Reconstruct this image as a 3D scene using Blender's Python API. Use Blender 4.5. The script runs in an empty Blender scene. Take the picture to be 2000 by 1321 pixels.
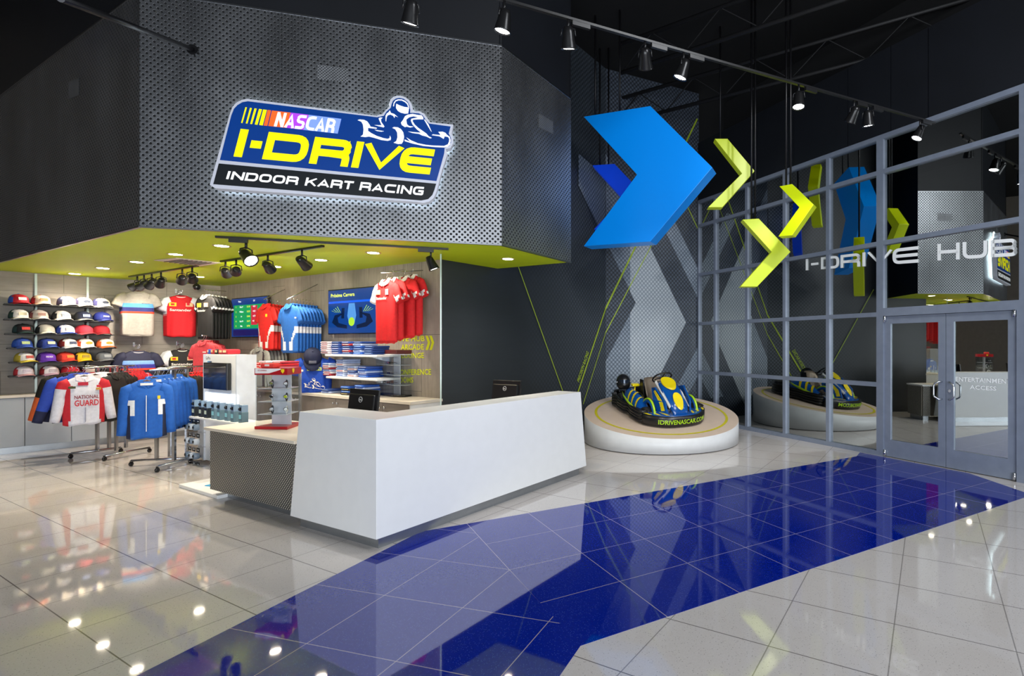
import bpy, bmesh, math, random
from mathutils import Vector, Matrix
random.seed(7)
SC = bpy.context.scene
COL = SC.collection
# ------------------------------------------------------------------ camera
F, CX, HY, CH = 1044.4, 1236.7, 672.7, 1.68
cam_d = bpy.data.cameras.new('camera'); cam = bpy.data.objects.new('camera', cam_d); COL.objects.link(cam)
cam.location = (0, 0, CH); cam.rotation_euler = (math.radians(90), 0, 0)
cam_d.sensor_width = 36; cam_d.lens = F/2000*36
cam_d.shift_x = (1000-CX)/2000; cam_d.shift_y = (HY-660.5)/2000
cam_d.clip_start = .05; cam_d.clip_end = 100
SC.camera = cam
SC.view_settings.view_transform = 'Standard'; SC.view_settings.look = 'None'
SC.view_settings.gamma = 1; SC.view_settings.use_curve_mapping = False
SC.view_settings.exposure = 0.4
# ------------------------------------------------------------------ world + big lights
w = bpy.data.worlds.new('world'); SC.world = w; w.use_nodes = True
w.node_tree.nodes['Background'].inputs[0].default_value = (.80, .88, 1, 1)
w.node_tree.nodes['Background'].inputs[1].default_value = .16

def lamp(name, kind, loc, energy, color=(1, 1, 1), size=.2, target=None, spot=60, blend=.5, size_y=None):
    d = bpy.data.lights.new(name, kind); d.energy = energy; d.color = color
    if kind == 'AREA':
        d.size = size
        if size_y: d.shape = 'RECTANGLE'; d.size_y = size_y
    else: d.shadow_soft_size = size
    if kind == 'SPOT': d.spot_size = math.radians(spot); d.spot_blend = blend
    o = bpy.data.objects.new(name, d); COL.objects.link(o); o.location = loc
    if target is not None:
        v = Vector(target)-Vector(loc); o.rotation_euler = v.to_track_quat('-Z', 'Y').to_euler()
    return o
# wide soft fill lamp added behind the viewer to brighten desk and bulkhead
lamp('rear_fill', 'AREA', (1.0, -4.5, 1.7), 600, (.88, .94, 1), 9, (-.6, 6.5, 1.2), size_y=2.8)
# overhead fill lamp added out of view, with no fitting of its own
lamp('overhead_fill', 'AREA', (4.2, 1.6, 6.6), 220, (.93, .96, 1), 2.5, (1.6, 6.0, 0), size_y=2.5)

# ------------------------------------------------------------------ survey helpers (a sight line meets a known plane)
def sight(x, y): return Vector(((x-CX)/F, 1, -(y-HY)/F))
CAMV = Vector((0, 0, CH))
def on_h(x, y, h):
    d = sight(x, y); return CAMV + d*((h-CH)/d.z)
def on_p(x, y, P, n):
    d = sight(x, y); P = Vector((P[0], P[1], P[2] if len(P) > 2 else 0)); n = Vector((n[0], n[1], 0))
    return CAMV + d*(n.dot(P-CAMV)/n.dot(d))
def at(x, y, Y): return CAMV + sight(x, y)*Y
def rz_of(o): return math.atan2(o[0], -o[1])
D1 = Vector((.4868, .8735, 0)); D2 = Vector((-.8735, .4868, 0))
HS = 2.82
PA = Vector((-4.767, 5.161, 0)); PB = Vector((-1.503, 6.115, 0)); PC = Vector((-.866, 7.432, 0))
PD = Vector((-2.020, 8.061, 0)); PE = Vector((-2.571, 7.185, 0)); PK = Vector((-8.08, 10.47, 0))
PW = PK + (Vector((-9.81, 8.285, 0))-PK)*1.12
PG = PD + D1*3.02                        # crease of the wallpapered wall
PS0 = Vector((1.446, 11.77, 0)); SU = Vector((.53, -.848, 0)); SN = Vector((-.848, -.53, 0))
WLd = (Vector((-9.81, 8.285, 0))-PK).normalized(); WLn = Vector((-WLd.y, WLd.x, 0))
if WLn.x < 0: WLn = -WLn
WRd = (PK-PE).normalized(); WRn = Vector((WRd.y, -WRd.x, 0))
if WRn.y > 0: WRn = -WRn
ABd = (PB-PA).normalized(); ABn = Vector((ABd.y, -ABd.x, 0))
if ABn.y > 0: ABn = -ABn

# ------------------------------------------------------------------ object helpers
def tag(o, label=None, cat=None, group=None, kind=None):
    if label: o['label'] = label
    if cat: o['category'] = cat
    if group: o['group'] = group
    if kind: o['kind'] = kind
    return o
def empty(name, loc=(0, 0, 0), rz=0, label=None, cat=None, group=None, kind=None):
    o = bpy.data.objects.new(name, None); o.empty_display_size = .1; COL.objects.link(o)
    o.location = loc; o.rotation_euler = (0, 0, rz)
    return tag(o, label, cat, group, kind)
def copy_tree(o, parent=None, loc=None, rz=None, label=None, group=None):
    c = o.copy(); COL.objects.link(c)
    c.parent = parent
    for ch in list(KIDS.get(o.name, [])): copy_tree(ch, c)
    if parent is not None: KIDS.setdefault(parent.name, []).append(c)
    if loc is not None: c.location = loc
    if rz is not None: c.rotation_euler = (0, 0, rz)
    if label: c['label'] = label
    if group: c['group'] = group
    return c
KIDS = {}
def setpar(o, p):
    if p is not None: o.parent = p; KIDS.setdefault(p.name, []).append(o)
class MB:
    def __init__(s): s.bm = bmesh.new(); s.uv = s.bm.loops.layers.uv.new('UVMap'); s.m = Matrix(); s.mi = 0
    def at(s, loc=(0, 0, 0), rot=(0, 0, 0), sc=(1, 1, 1)):
        s.m = Matrix.Translation(loc) @ Matrix.Rotation(rot[2], 4, 'Z') @ Matrix.Rotation(rot[1], 4, 'Y') @ Matrix.Rotation(rot[0], 4, 'X') @ Matrix.Diagonal((*sc, 1)); return s
    def v(s, p): return s.bm.verts.new(s.m @ Vector(p))
    def f(s, vs, smooth=False, mi=None):
        try: f = s.bm.faces.new(vs)
        except ValueError: return None
        f.smooth = smooth; f.material_index = s.mi if mi is None else mi; return f
    def box(s, c, d, bev=0, mi=None):
        x, y, z = c; a, b, e = d[0]/2, d[1]/2, d[2]/2
        n0 = len(s.bm.verts)
        V = [s.v((x+i*a, y+j*b, z+k*e)) for i in (-1, 1) for j in (-1, 1) for k in (-1, 1)]
        fs = [s.f([V[q] for q in t], mi=mi) for t in ((0, 1, 3, 2), (4, 6, 7, 5), (0, 4, 5, 1), (2, 3, 7, 6), (0, 2, 6, 4), (1, 5, 7, 3))]
        if bev > 0:
            es = list({e_ for f_ in fs for e_ in f_.edges})
            r = bmesh.ops.bevel(s.bm, geom=es, offset=bev, segments=2, affect='EDGES', profile=.5)
            if mi is not None or s.mi:
                for f_ in r['faces']: f_.material_index = s.mi if mi is None else mi
        return s
    def prism(s, pts, z0, z1, mi=None, top=None):
        top = top or pts
        A = [s.v((p[0], p[1], z0)) for p in pts]; B = [s.v((p[0], p[1], z1)) for p in top]
        n = len(pts)
        s.f(A[::-1], mi=mi); s.f(B, mi=mi)
        for i in range(n): s.f([A[i], A[(i+1) % n], B[(i+1) % n], B[i]], mi=mi)
        return s
    def slab(s, pts, vec, mi=None, smooth=False):      # polygon of 3D points swept along vec
        vec = Vector(vec); A = [s.v(p) for p in pts]; B = [s.v(Vector(p)+vec) for p in pts]; n = len(pts)
        s.f(A[::-1], mi=mi); s.f(B, mi=mi)
        for i in range(n): s.f([A[i], A[(i+1) % n], B[(i+1) % n], B[i]], smooth, mi=mi)
        return s
    def quad(s, pts, mi=None):
        s.f([s.v(p) for p in pts], mi=mi); return s
    def tube(s, pts, r, n=8, mi=None, closed=False, caps=True, ell=None):
        pts = [Vector(p) for p in pts]; N = len(pts); rs = r if isinstance(r, (list, tuple)) else [r]*N
        rings = []; up = None
        for i, p in enumerate(pts):
            a = pts[(i-1) % N] if (closed or i > 0) else p; b = pts[(i+1) % N] if (closed or i < N-1) else p
            t = (b-a).normalized()
            if up is None:
                up = Vector((0, 0, 1)) if abs(t.z) < .9 else Vector((1, 0, 0))
            sd = t.cross(up).normalized(); up = sd.cross(t).normalized()
            e = ell or (1, 1)
            rings.append([s.v(p + sd*math.cos(2*math.pi*k/n)*rs[i]*e[0] + up*math.sin(2*math.pi*k/n)*rs[i]*e[1]) for k in range(n)])
        M = N if closed else N-1
        for i in range(M):
            A, B = rings[i], rings[(i+1) % N]
            for k in range(n): s.f([A[k], A[(k+1) % n], B[(k+1) % n], B[k]], True, mi)
        if caps and not closed: s.f(rings[0][::-1], mi=mi); s.f(rings[-1], mi=mi)
        return s
    def lathe(s, prof, n=24, mi=None, axis='Z', ell=(1, 1)):
        rings = []
        for r, z in prof:
            ring = []
            for k in range(n):
                a = 2*math.pi*k/n; x, y = r*math.cos(a)*ell[0], r*math.sin(a)*ell[1]
                ring.append(s.v((x, y, z) if axis == 'Z' else ((x, z, y) if axis == 'Y' else (z, x, y))))
            rings.append(ring)
        for A, B in zip(rings, rings[1:]):
            for k in range(n): s.f([A[k], A[(k+1) % n], B[(k+1) % n], B[k]], True, mi)
        s.f(rings[0][::-1], mi=mi); s.f(rings[-1], mi=mi)
        return s
    def loft(s, rings, mi=None, caps=True, smooth=True, fn=None):
        R = [[s.v(p) for p in r] for r in rings]
        for i in range(len(R)-1):
            A, B = R[i], R[i+1]; n = len(A)
            for k in range(n):
                q = [A[k], A[(k+1) % n], B[(k+1) % n], B[k]]
                m_ = mi
                if fn:
                    c = Vector((0, 0, 0))
                    for p in (rings[i][k], rings[i][(k+1) % n], rings[i+1][k], rings[i+1][(k+1) % n]): c += Vector(p)/4
                    m_ = fn(c)
                s.f(q, smooth, m_)
        if caps: s.f(R[0][::-1], mi=mi if not fn else 0); s.f(R[-1], mi=mi if not fn else 0)
        return s
    def uvq(s, P0, P1, z0, z1, u0=0, mi=None):          # wall quad with metre UVs
        L = (Vector((P1[0], P1[1]))-Vector((P0[0], P0[1]))).length
        vs = [s.v((P0[0], P0[1], z0)), s.v((P1[0], P1[1], z0)), s.v((P1[0], P1[1], z1)), s.v((P0[0], P0[1], z1))]
        f = s.f(vs, mi=mi)
        for l, uv in zip(f.loops, ((u0, z0), (u0+L, z0), (u0+L, z1), (u0, z1))): l[s.uv].uv = uv
        return s
    def build(s, name, mats, parent=None, recalc=True, loc=None, rz=None, bevel=0):
        if recalc: bmesh.ops.recalc_face_normals(s.bm, faces=s.bm.faces)
        me = bpy.data.meshes.new(name); s.bm.to_mesh(me); s.bm.free()
        for m_ in (mats if isinstance(mats, (list, tuple)) else [mats]): me.materials.append(m_)
        o = bpy.data.objects.new(name, me); COL.objects.link(o); setpar(o, parent)
        if loc is not None: o.location = loc
        if rz is not None: o.rotation_euler = (0, 0, rz)
        if bevel:
            b = o.modifiers.new('bevel', 'BEVEL'); b.width = bevel; b.segments = 2; b.limit_method = 'ANGLE'
        return o

# ------------------------------------------------------------------ materials
def lin(c):
    if isinstance(c, str):
        c = [int(c[i:i+2], 16)/255 for i in (0, 2, 4)]
        return tuple(x/12.92 if x <= .04045 else ((x+.055)/1.055)**2.4 for x in c)
    return tuple(c)
class NT:
    def __init__(s, m): s.t = m.node_tree; s.t.nodes.clear(); s.out = s.n('ShaderNodeOutputMaterial')
    def n(s, ty, **k):
        q = s.t.nodes.new(ty)
        for a, b in k.items(): setattr(q, a, b)
        return q
    def link(s, a, b): s.t.links.new(a, b)
    def m(s, op, a, b=0, c=0):
        q = s.n('ShaderNodeMath', operation=op)
        for i, x in enumerate((a, b, c)):
            if isinstance(x, (int, float)): q.inputs[i].default_value = x
            else: s.link(x, q.inputs[i])
        return q.outputs[0]
    def mixc(s, f, a, b):
        q = s.n('ShaderNodeMix', data_type='RGBA')
        for i, x in ((0, f), (6, a), (7, b)):
            if isinstance(x, (int, float)): q.inputs[i].default_value = x
            elif isinstance(x, tuple): q.inputs[i].default_value = (*x[:3], 1)
            else: s.link(x, q.inputs[i])
        return q.outputs[2]
    def noise(s, vec, scale, detail=3, rough=.5):
        q = s.n('ShaderNodeTexNoise'); q.inputs['Scale'].default_value = scale; q.inputs['Detail'].default_value = detail; q.inputs['Roughness'].default_value = rough
        if vec is not None: s.link(vec, q.inputs['Vector'])
        return q.outputs[0]
    def mapr(s, v, a, b, c=0, d=1):
        q = s.n('ShaderNodeMapRange'); s.link(v, q.inputs[0])
        for i, x in enumerate((a, b, c, d)): q.inputs[i+1].default_value = x
        return q.outputs[0]
    def xyz(s, v):
        q = s.n('ShaderNodeSeparateXYZ'); s.link(v, q.inputs[0]); return q.outputs
    def scale(s, v, sc):
        q = s.n('ShaderNodeMapping'); q.inputs['Scale'].default_value = sc; s.link(v, q.inputs[0]); return q.outputs[0]
    def bsdf(s, color, rough=.5, metal=0, spec=None, ior=None, bump=None, bstr=.2, bdist=.01, coat=0):
        q = s.n('ShaderNodeBsdfPrincipled')
        for nm, x in (('Base Color', color), ('Roughness', rough), ('Metallic', metal)):
            if isinstance(x, (int, float)): q.inputs[nm].default_value = x
            elif isinstance(x, tuple): q.inputs[nm].default_value = (*x[:3], 1)
            else: s.link(x, q.inputs[nm])
        if ior: q.inputs['IOR'].default_value = ior
        if coat: q.inputs['Coat Weight'].default_value = coat; q.inputs['Coat Roughness'].default_value = .05
        if bump is not None:
            b = s.n('ShaderNodeBump'); b.inputs['Strength'].default_value = bstr; b.inputs['Distance'].default_value = bdist
            s.link(bump, b.inputs['Height']); s.link(b.outputs[0], q.inputs['Normal'])
        s.link(q.outputs[0], s.out.inputs[0]); return q
def newmat(name):
    m = bpy.data.materials.new(name); m.use_nodes = True; return m, NT(m)
_mc = {}
def mat(name, color, rough=.5, metal=0, var=.06, nscale=8, emit=0, coat=0, bump=0, ior=None):
    if name in _mc: return _mc[name]
    m, t = newmat(name); c = lin(color)
    tc = t.n('ShaderNodeTexCoord').outputs['Object']
    n = t.noise(tc, nscale)
    col = t.mixc(t.mapr(n, .3, .7), tuple(x*(1-var) for x in c), tuple(min(1, x*(1+var)) for x in c))
    q = t.bsdf(col, rough, metal, ior=ior, coat=coat, bump=t.noise(tc, nscale*6) if bump else None, bstr=bump)
    if emit: q.inputs['Emission Color'].default_value = (*c, 1); q.inputs['Emission Strength'].default_value = emit
    _mc[name] = m; return m
def cloth(name, color, rough=.8): return mat('cloth_'+name, color, rough, var=.08, nscale=30, bump=.25)
def lattice(t, u, v, p):      # distance (m) to the nearest point of a staggered lattice
    def fr(x, off): return t.m('ABSOLUTE', t.m('SUBTRACT', t.m('FRACT', t.m('ADD', t.m('DIVIDE', x, p), off)), .5))
    a, b = fr(u, 0), fr(v, 0)
    d1 = t.m('SQRT', t.m('ADD', t.m('MULTIPLY', a, a), t.m('MULTIPLY', b, b)))
    a2, b2 = t.m('SUBTRACT', .5, a), t.m('SUBTRACT', .5, b)
    d2 = t.m('SQRT', t.m('ADD', t.m('MULTIPLY', a2, a2), t.m('MULTIPLY', b2, b2)))
    return t.m('MULTIPLY', t.m('MINIMUM', d1, d2), p)
def perf_metal(name, base, hole, p, r, rough=.28, metal=1.0):
    m, t = newmat(name); uv = t.n('ShaderNodeTexCoord').outputs['UV']; x = t.xyz(uv)
    d = lattice(t, x[0], x[1], p); k = t.mapr(d, r*.85, r*1.15, 1, 0)
    n = t.noise(t.scale(uv, (1.3, .5, 1)), 1.5, 5, .6)
    cb = t.mixc(t.mapr(n, .3, .7), tuple(q*.82 for q in lin(base)), tuple(min(1, q*1.12) for q in lin(base)))
    # sheet joints every 1.2 m
    jn = t.mapr(t.m('ABSOLUTE', t.m('SUBTRACT', t.m('FRACT', t.m('DIVIDE', x[0], 1.2)), .5)), .4975, .499, 0, .6)
    cb = t.mixc(jn, cb, (.03, .03, .03))
    col = t.mixc(k, cb, lin(hole))
    rg = t.m('ADD', t.mapr(n, .3, .7, rough-.05, rough+.08), t.m('MULTIPLY', k, .5))
    t.bsdf(col, rg, t.m('MULTIPLY', t.m('SUBTRACT', 1, k), metal), bump=t.m('SUBTRACT', 1, k), bstr=.3, bdist=.004)
    return m
# ================================================================== SETTING
def floor_mats():
    # pale terrazzo tile
    m, t = newmat('pale_terrazzo'); g = t.n('ShaderNodeTexCoord').outputs['Object']; x = t.xyz(g)
    def joint(a, b, off, wd=.0035):
        v = t.m('ADD', t.m('MULTIPLY', x[0], a), t.m('MULTIPLY', x[1], b))
        f = t.m('ABSOLUTE', t.m('SUBTRACT', t.m('FRACT', t.m('DIVIDE', t.m('SUBTRACT', v, off-.3), .6)), .5))
        return t.mapr(t.m('MULTIPLY', f, .6), wd*.6, wd*1.3, 1, 0)
    j = t.m('MAXIMUM', t.m('MULTIPLY', joint(.875, -.485, -.785), .6), t.m('MULTIPLY', joint(.485, .875, 1.168), .85))
    vo = t.n('ShaderNodeTexVoronoi'); vo.inputs['Scale'].default_value = 95; t.link(g, vo.inputs['Vector'])
    wn = t.n('ShaderNodeTexWhiteNoise'); t.link(vo.outputs['Position'], wn.inputs['Vector'])
    sp = t.m('MULTIPLY', t.mapr(vo.outputs['Distance'], .18, .3, 1, 0), t.mapr(wn.outputs['Value'], .72, .74, 0, 1))
    vo2 = t.n('ShaderNodeTexVoronoi'); vo2.inputs['Scale'].default_value = 160; t.link(g, vo2.inputs['Vector'])
    c = t.mixc(t.noise(g, 1.2, 2), lin('c4bdb8'), lin('d0cac6'))
    c = t.mixc(t.mapr(vo2.outputs['Distance'], 0, .7, .0, .25), c, lin('e4e0de'))
    c = t.mixc(t.m('MULTIPLY', sp, .55), c, lin('5a5552'))
    c = t.mixc(j, c, lin('56504d'))
    t.bsdf(c, .045, ior=1.75)
    # blue tile, two runs of the band laid at different angles
    out = [m]
    for nm, (ax, ay) in (('right', (.850, .526)), ('left', (.281, .960))):
        m, t = newmat('blue_terrazzo_'+nm); g = t.n('ShaderNodeTexCoord').outputs['Object']; x = t.xyz(g)
        o = Vector((-.918, 3.98)) if nm == 'left' else Vector((-.921, 3.978))
        j = None
        for a, b in ((ax, ay), (ay, -ax)):
            v = t.m('ADD', t.m('MULTIPLY', x[0], a), t.m('MULTIPLY', x[1], b)); off = o.x*a+o.y*b
            f = t.m('ABSOLUTE', t.m('SUBTRACT', t.m('FRACT', t.m('DIVIDE', t.m('SUBTRACT', v, off-.3), .6)), .5))
            k = t.mapr(t.m('MULTIPLY', f, .6), .0016, .0036, 1, 0)
            j = k if j is None else t.m('MAXIMUM', j, k)
        vo = t.n('ShaderNodeTexVoronoi'); vo.inputs['Scale'].default_value = 130; t.link(g, vo.inputs['Vector'])
        wn = t.n('ShaderNodeTexWhiteNoise'); t.link(vo.outputs['Position'], wn.inputs['Vector'])
        sp = t.m('MULTIPLY', t.mapr(vo.outputs['Distance'], .2, .35, 1, 0), t.mapr(wn.outputs['Value'], .7, .75, 0, 1))
        c = t.mixc(t.noise(g, 40, 2), lin('001a86'), lin('04209a'))
        c = t.mixc(t.m('MULTIPLY', sp, .5), c, lin('5a7be0'))
        c = t.mixc(j, c, lin('b0a6b4'))
        t.bsdf(c, .035, ior=2.1); out.append(m)
    return out
FM = floor_mats()
b = MB(); b.prism([(-14, -7), (12, -7), (12, 20), (-14, 20)], -.1, 0)
tag(b.build('floor', FM[0]), kind='structure')
# band: corner points read off the tile grid
Q0, Q1 = Vector((-1.562, 4.995)), Vector((-.293, 2.977)); dR = Vector((.8525, .5227)); dL = Vector((-.281, -.960))
b = MB(); b.prism([tuple(Q0), tuple(Q1), tuple(Q1+Vector((.846, .532))*5.6), (4.37, 6.95), (3.52, 8.30), tuple(Q0+dR*5.75)], 0, .0015)
tag(b.build('trim_1', FM[1]), kind='structure')
b = MB(); b.prism([tuple(Q0), (-1.905, 4.785), tuple(Vector((-1.905, 4.785))+dL*10), tuple(Q1+dL*10), tuple(Q1)], 0, .0015)
tag(b.build('trim_2', FM[2]), kind='structure')

black = mat('ceiling_black', (.002, .002, .0025), .9)
b = MB(); b.prism([(-14, -7), (12, -7), (12, 20), (-14, 20)], 7.2, 7.3)
tag(b.build('ceiling', black), kind='structure')
dark = mat('charcoal_paint', (.006, .0072, .0105), .5, var=.12, nscale=2)
# taupe side wall far left, outside the shop
b = MB(); b.box((-11.6, 1.2, 3.6), (.2, 16, 7.2)); tag(b.build('wall_left', mat('taupe_paint', '6d655c', .8)), kind='structure')

# ---- wallpaper
def weave(name, c0, c1, fade=None, p=.088):
    m, t = newmat(name); uv = t.n('ShaderNodeTexCoord').outputs['UV']; x = t.xyz(uv)
    d = lattice(t, x[0], x[1], p); k = t.mapr(d, 0, p*.42, 1, 0)
    if fade:
        f = t.mapr(x[0], fade[0], fade[1], 0, 1); k = t.m('MULTIPLY', k, f)
    n = t.noise(t.scale(uv, (.4, 3, 1)), 2.5, 5, .7)
    c = t.mixc(k, lin(c0), lin(c1)); c = t.mixc(t.mapr(n, .35, .7, 0, .35), c, tuple(min(1, q*1.6) for q in lin(c0)))
    t.bsdf(c, .42); return m
wp_dark = weave('wallpaper_fading', '23282c', '68727f', (1.6, 4.6))
wp_dark2 = weave('wallpaper_weave', '171b22', '657080')
wp_mid = weave('wallpaper_mid', '46515e', 'a6b2c0')
wp_light = weave('wallpaper_light', '76808a', 'ccd4da')
lime = mat('lime_print', '9fb62c', .5)
def rib(mb, px, width, P, n, mi, off=.004):
    pts = [on_p(x, y, Vector(P)+Vector(n)*off, n) for x, y in px]
    e = Vector((n[1], -n[0], 0)).normalized()
    L, R = [], []
    for i, p in enumerate(pts):
        a = pts[max(0, i-1)]; c = pts[min(len(pts)-1, i+1)]; d = (c-a).normalized(); s = d.cross(Vector((n[0], n[1], 0))).normalized()*width/2
        L.append(p+s); R.append(p-s)
    for i in range(len(pts)-1): mb.quad([L[i], L[i+1], R[i+1], R[i]], mi)
def art(mb, px, P, n, mi, off, O, e):
    pts = [on_p(x, y, Vector(P)+Vector(n)*off, n) for x, y in px]
    f = mb.f([mb.v(p) for p in pts], mi=mi)
    if f:
        for l, p in zip(f.loops, pts): l[mb.uv].uv = ((p-Vector(O)).dot(e), p.z)
D1n = Vector((D1.y, -D1.x, 0))          # faces the hall (right / towards viewer)
fe = (PS0-PG).normalized(); fn_ = Vector((fe.y, -fe.x, 0))
b = MB(); b.uvq(PE, PG, 0, 7.2); b.bm.faces.ensure_lookup_table()
art(b, [(1182, 345), (1182, 470), (1130, 362), (1130, 300)], PG, D1n, 1, .003, PE, D1)
rib(b, [(1127, 772), (1183, 603)], .035, PG, D1n, 2); rib(b, [(1139, 790), (1183, 650)], .018, PG, D1n, 2); rib(b, [(1006, 503), (1103, 775)], .016, PG, D1n, 2)
wa = b.build('wall_accent', [wp_dark, wp_mid, lime], recalc=False); tag(wa, kind='structure')
b = MB(); u0 = (PG-PE).length
b.uvq(PG, PS0, 0, 7.2, u0)
art(b, [(1183, 300), (1340, 630), (1235, 842), (1183, 842), (1183, 706), (1241.7, 591.7), (1183, 470)], PG, fn_, 1, .003, PG-fe*u0, fe)
art(b, [(1231, 401), (1340, 630), (1235, 842), (1231, 842), (1231, 612), (1241.7, 591.7), (1231, 571)], PG, fn_, 2, .0045, PG-fe*u0, fe)
art(b, [(1300, 395), (1364, 527), (1364, 585), (1272, 395)], PG, fn_, 1, .003, PG-fe*u0, fe)
art(b, [(1364, 676), (1364, 733), (1338, 782), (1308, 782)], PG, fn_, 1, .003, PG-fe*u0, fe)
rib(b, [(1183, 603), (1240, 485), (1362, 232)], .035, PG, fn_, 3, .006); rib(b, [(1183, 650), (1272, 480), (1340, 350)], .018, PG, fn_, 3, .006); rib(b, [(1343, 404), (1363, 447)], .02, PG, fn_, 3, .006)
wb = b.build('wall_back', [wp_dark2, wp_mid, wp_light, lime], recalc=False); tag(wb, kind='structure')

# ---- shop walls
def plank_mat(name, horiz, c0, c1, c2):
    m, t = newmat(name); uv = t.n('ShaderNodeTexCoord').outputs['UV']; x = t.xyz(uv)
    a, c = (x[1], x[0]) if horiz else (x[0], x[1])
    w_, l_ = (.42, 1.3) if horiz else (.40, 1.25)
    row = t.m('FLOOR', t.m('DIVIDE', a, w_)); sh = t.m('MULTIPLY', t.m('FRACT', t.m('MULTIPLY', row, .37)), l_)
    cc = t.m('ADD', c, sh); bl = t.m('FLOOR', t.m('DIVIDE', cc, l_))
    ja = t.mapr(t.m('ABSOLUTE', t.m('SUBTRACT', t.m('FRACT', t.m('DIVIDE', a, w_)), .5)), .492, .497, 0, 1)
    jb = t.mapr(t.m('ABSOLUTE', t.m('SUBTRACT', t.m('FRACT', t.m('DIVIDE', cc, l_)), .5)), .497, .499, 0, 1)
    cv = t.n('ShaderNodeCombineXYZ'); t.link(row, cv.inputs[0]); t.link(bl, cv.inputs[1])
    wn = t.n('ShaderNodeTexWhiteNoise'); t.link(cv.outputs[0], wn.inputs['Vector'])
    ns = t.noise(t.scale(uv, (.8, 9, 1) if horiz else (9, .8, 1)), 3, 6, .65); n2 = t.noise(uv, 1.6, 4, .6)
    col = t.mixc(t.mapr(ns, .3, .7), lin(c0), lin(c1)); col = t.mixc(t.m('MULTIPLY', wn.outputs['Value'], .4), col, lin(c2))
    col = t.mixc(t.mapr(n2, .4, .7, 0, .45), col, lin('6d675f'))
    col = t.mixc(t.m('MAXIMUM', ja, jb), col, lin('57514a'))
    t.bsdf(col, .6, bump=ns, bstr=.12); return m
b = MB(); b.uvq(PW, PK, 0, HS); tag(b.build('wall_shop_left', plank_mat('board_concrete', True, '8a837a', 'a39b90', '938b82'), recalc=False), kind='structure')
b = MB(); b.uvq(PK, PE, 0, HS); tag(b.build('wall_shop_right', plank_mat('weathered_oak', False, '978d82', 'b8ab9d', '8f8a84'), recalc=False), kind='structure')

# ---- canopy (bulkhead) : faces of perforated sheet, lime soffit
pm = perf_metal('perforated_steel', 'a2a4a8', '0d0e10', .060, .0128, rough=.33, metal=.93)
pm2 = perf_metal('perforated_steel_fine', '8a8c90', '0d0e10', .045, .0095)
TOP = 5.1; PF = PA + D2*5.2
for nm, P0, P1, mm in (('wall_canopy_front', PA, PB, pm), ('wall_canopy_right', PB, PC, pm), ('wall_canopy_left', PF, PA, pm)):
    b = MB(); b.uvq(P0, P1, HS, TOP); d = (P1-P0).normalized(); n = Vector((d.y, -d.x, 0))
    for zz in (HS, TOP): b.slab([P0+Vector((0, 0, zz-.012))-n*.02, P1+Vector((0, 0, zz-.012))-n*.02, P1+Vector((0, 0, zz-.012))+n*.006, P0+Vector((0, 0, zz-.012))+n*.006], (0, 0, .016), mi=1)
    tag(b.build(nm, [mm, mat('bright_trim', '9a9ca0', .3, 1)], recalc=False), kind='structure')
    b = MB(); b.uvq(P0-n*.03, P1-n*.03, TOP-.01, 7.2); tag(b.build('wall_upper', dark, recalc=False), kind='structure')
b = MB(); b.uvq(PC, PD, HS, 7.2); tag(b.build('wall_canopy_return', dark, recalc=False), kind='structure')
# soffit
m, t = newmat('lime_soffit'); g = t.n('ShaderNodeTexCoord').outputs['Object']
t.bsdf(t.mixc(t.noise(t.scale(g, (.5, 3, 1)), 3, 4), lin('bcd400'), lin('c6de0a')), .5)
ctr = Vector((-4.6, 7.6, 0)); inn = lambda p: p+(ctr-p).normalized()*.022
b = MB(); b.prism([tuple(p[:2]) for p in (inn(PF), inn(PA), inn(PB), inn(PC), inn(PD), PE, PK, PW)], HS, HS+.05)
tag(b.build('ceiling_soffit', m), kind='structure')

# ---- storefront
def s_t(x):
    k = (x-CX)/F; return (k*PS0.y-PS0.x)/(SU.x-k*SU.y)
alu = mat('window_aluminium', '828b9c', .38, .2)
m, t = newmat('storefront_glass')
gl = t.n('ShaderNodeBsdfGlossy'); gl.inputs['Roughness'].default_value = 0; gl.inputs['Color'].default_value = (.93, .97, .95, 1)
tr = t.n('ShaderNodeBsdfTransparent'); tr.inputs['Color'].default_value = (.35, .38, .38, 1)
fr = t.n('ShaderNodeFresnel'); fr.inputs['IOR'].default_value = 1.5
fac = t.m('ADD', .42, t.m('MULTIPLY', fr.outputs[0], .9)); mx = t.n('ShaderNodeMixShader'); t.link(t.m('MINIMUM', fac, 1), mx.inputs[0]); t.link(tr.outputs[0], mx.inputs[1]); t.link(gl.outputs[0], mx.inputs[2]); t.link(mx.outputs[0], t.out.inputs[0])
glass_sf = m
ts = [s_t(x) for x in (1366, 1399, 1461, 1535, 1620, 1722)] + [s_t(2004), s_t(2004)+1.1, s_t(2004)+2.2]
rows = [0.0, 1.07, 2.13, 3.2, 4.27, 4.83]
def SP(tt, z=0, o=0): p = PS0+SU*tt+SN*o; return Vector((p.x, p.y, z))
def sbox(mb, t0, t1, z0, z1, o0, o1, mi=None):
    mb.slab([SP(t0, z0, o0), SP(t1, z0, o0), SP(t1, z0, o1), SP(t0, z0, o1)], (0, 0, z1-z0), mi)
wn_i = 0
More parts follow.
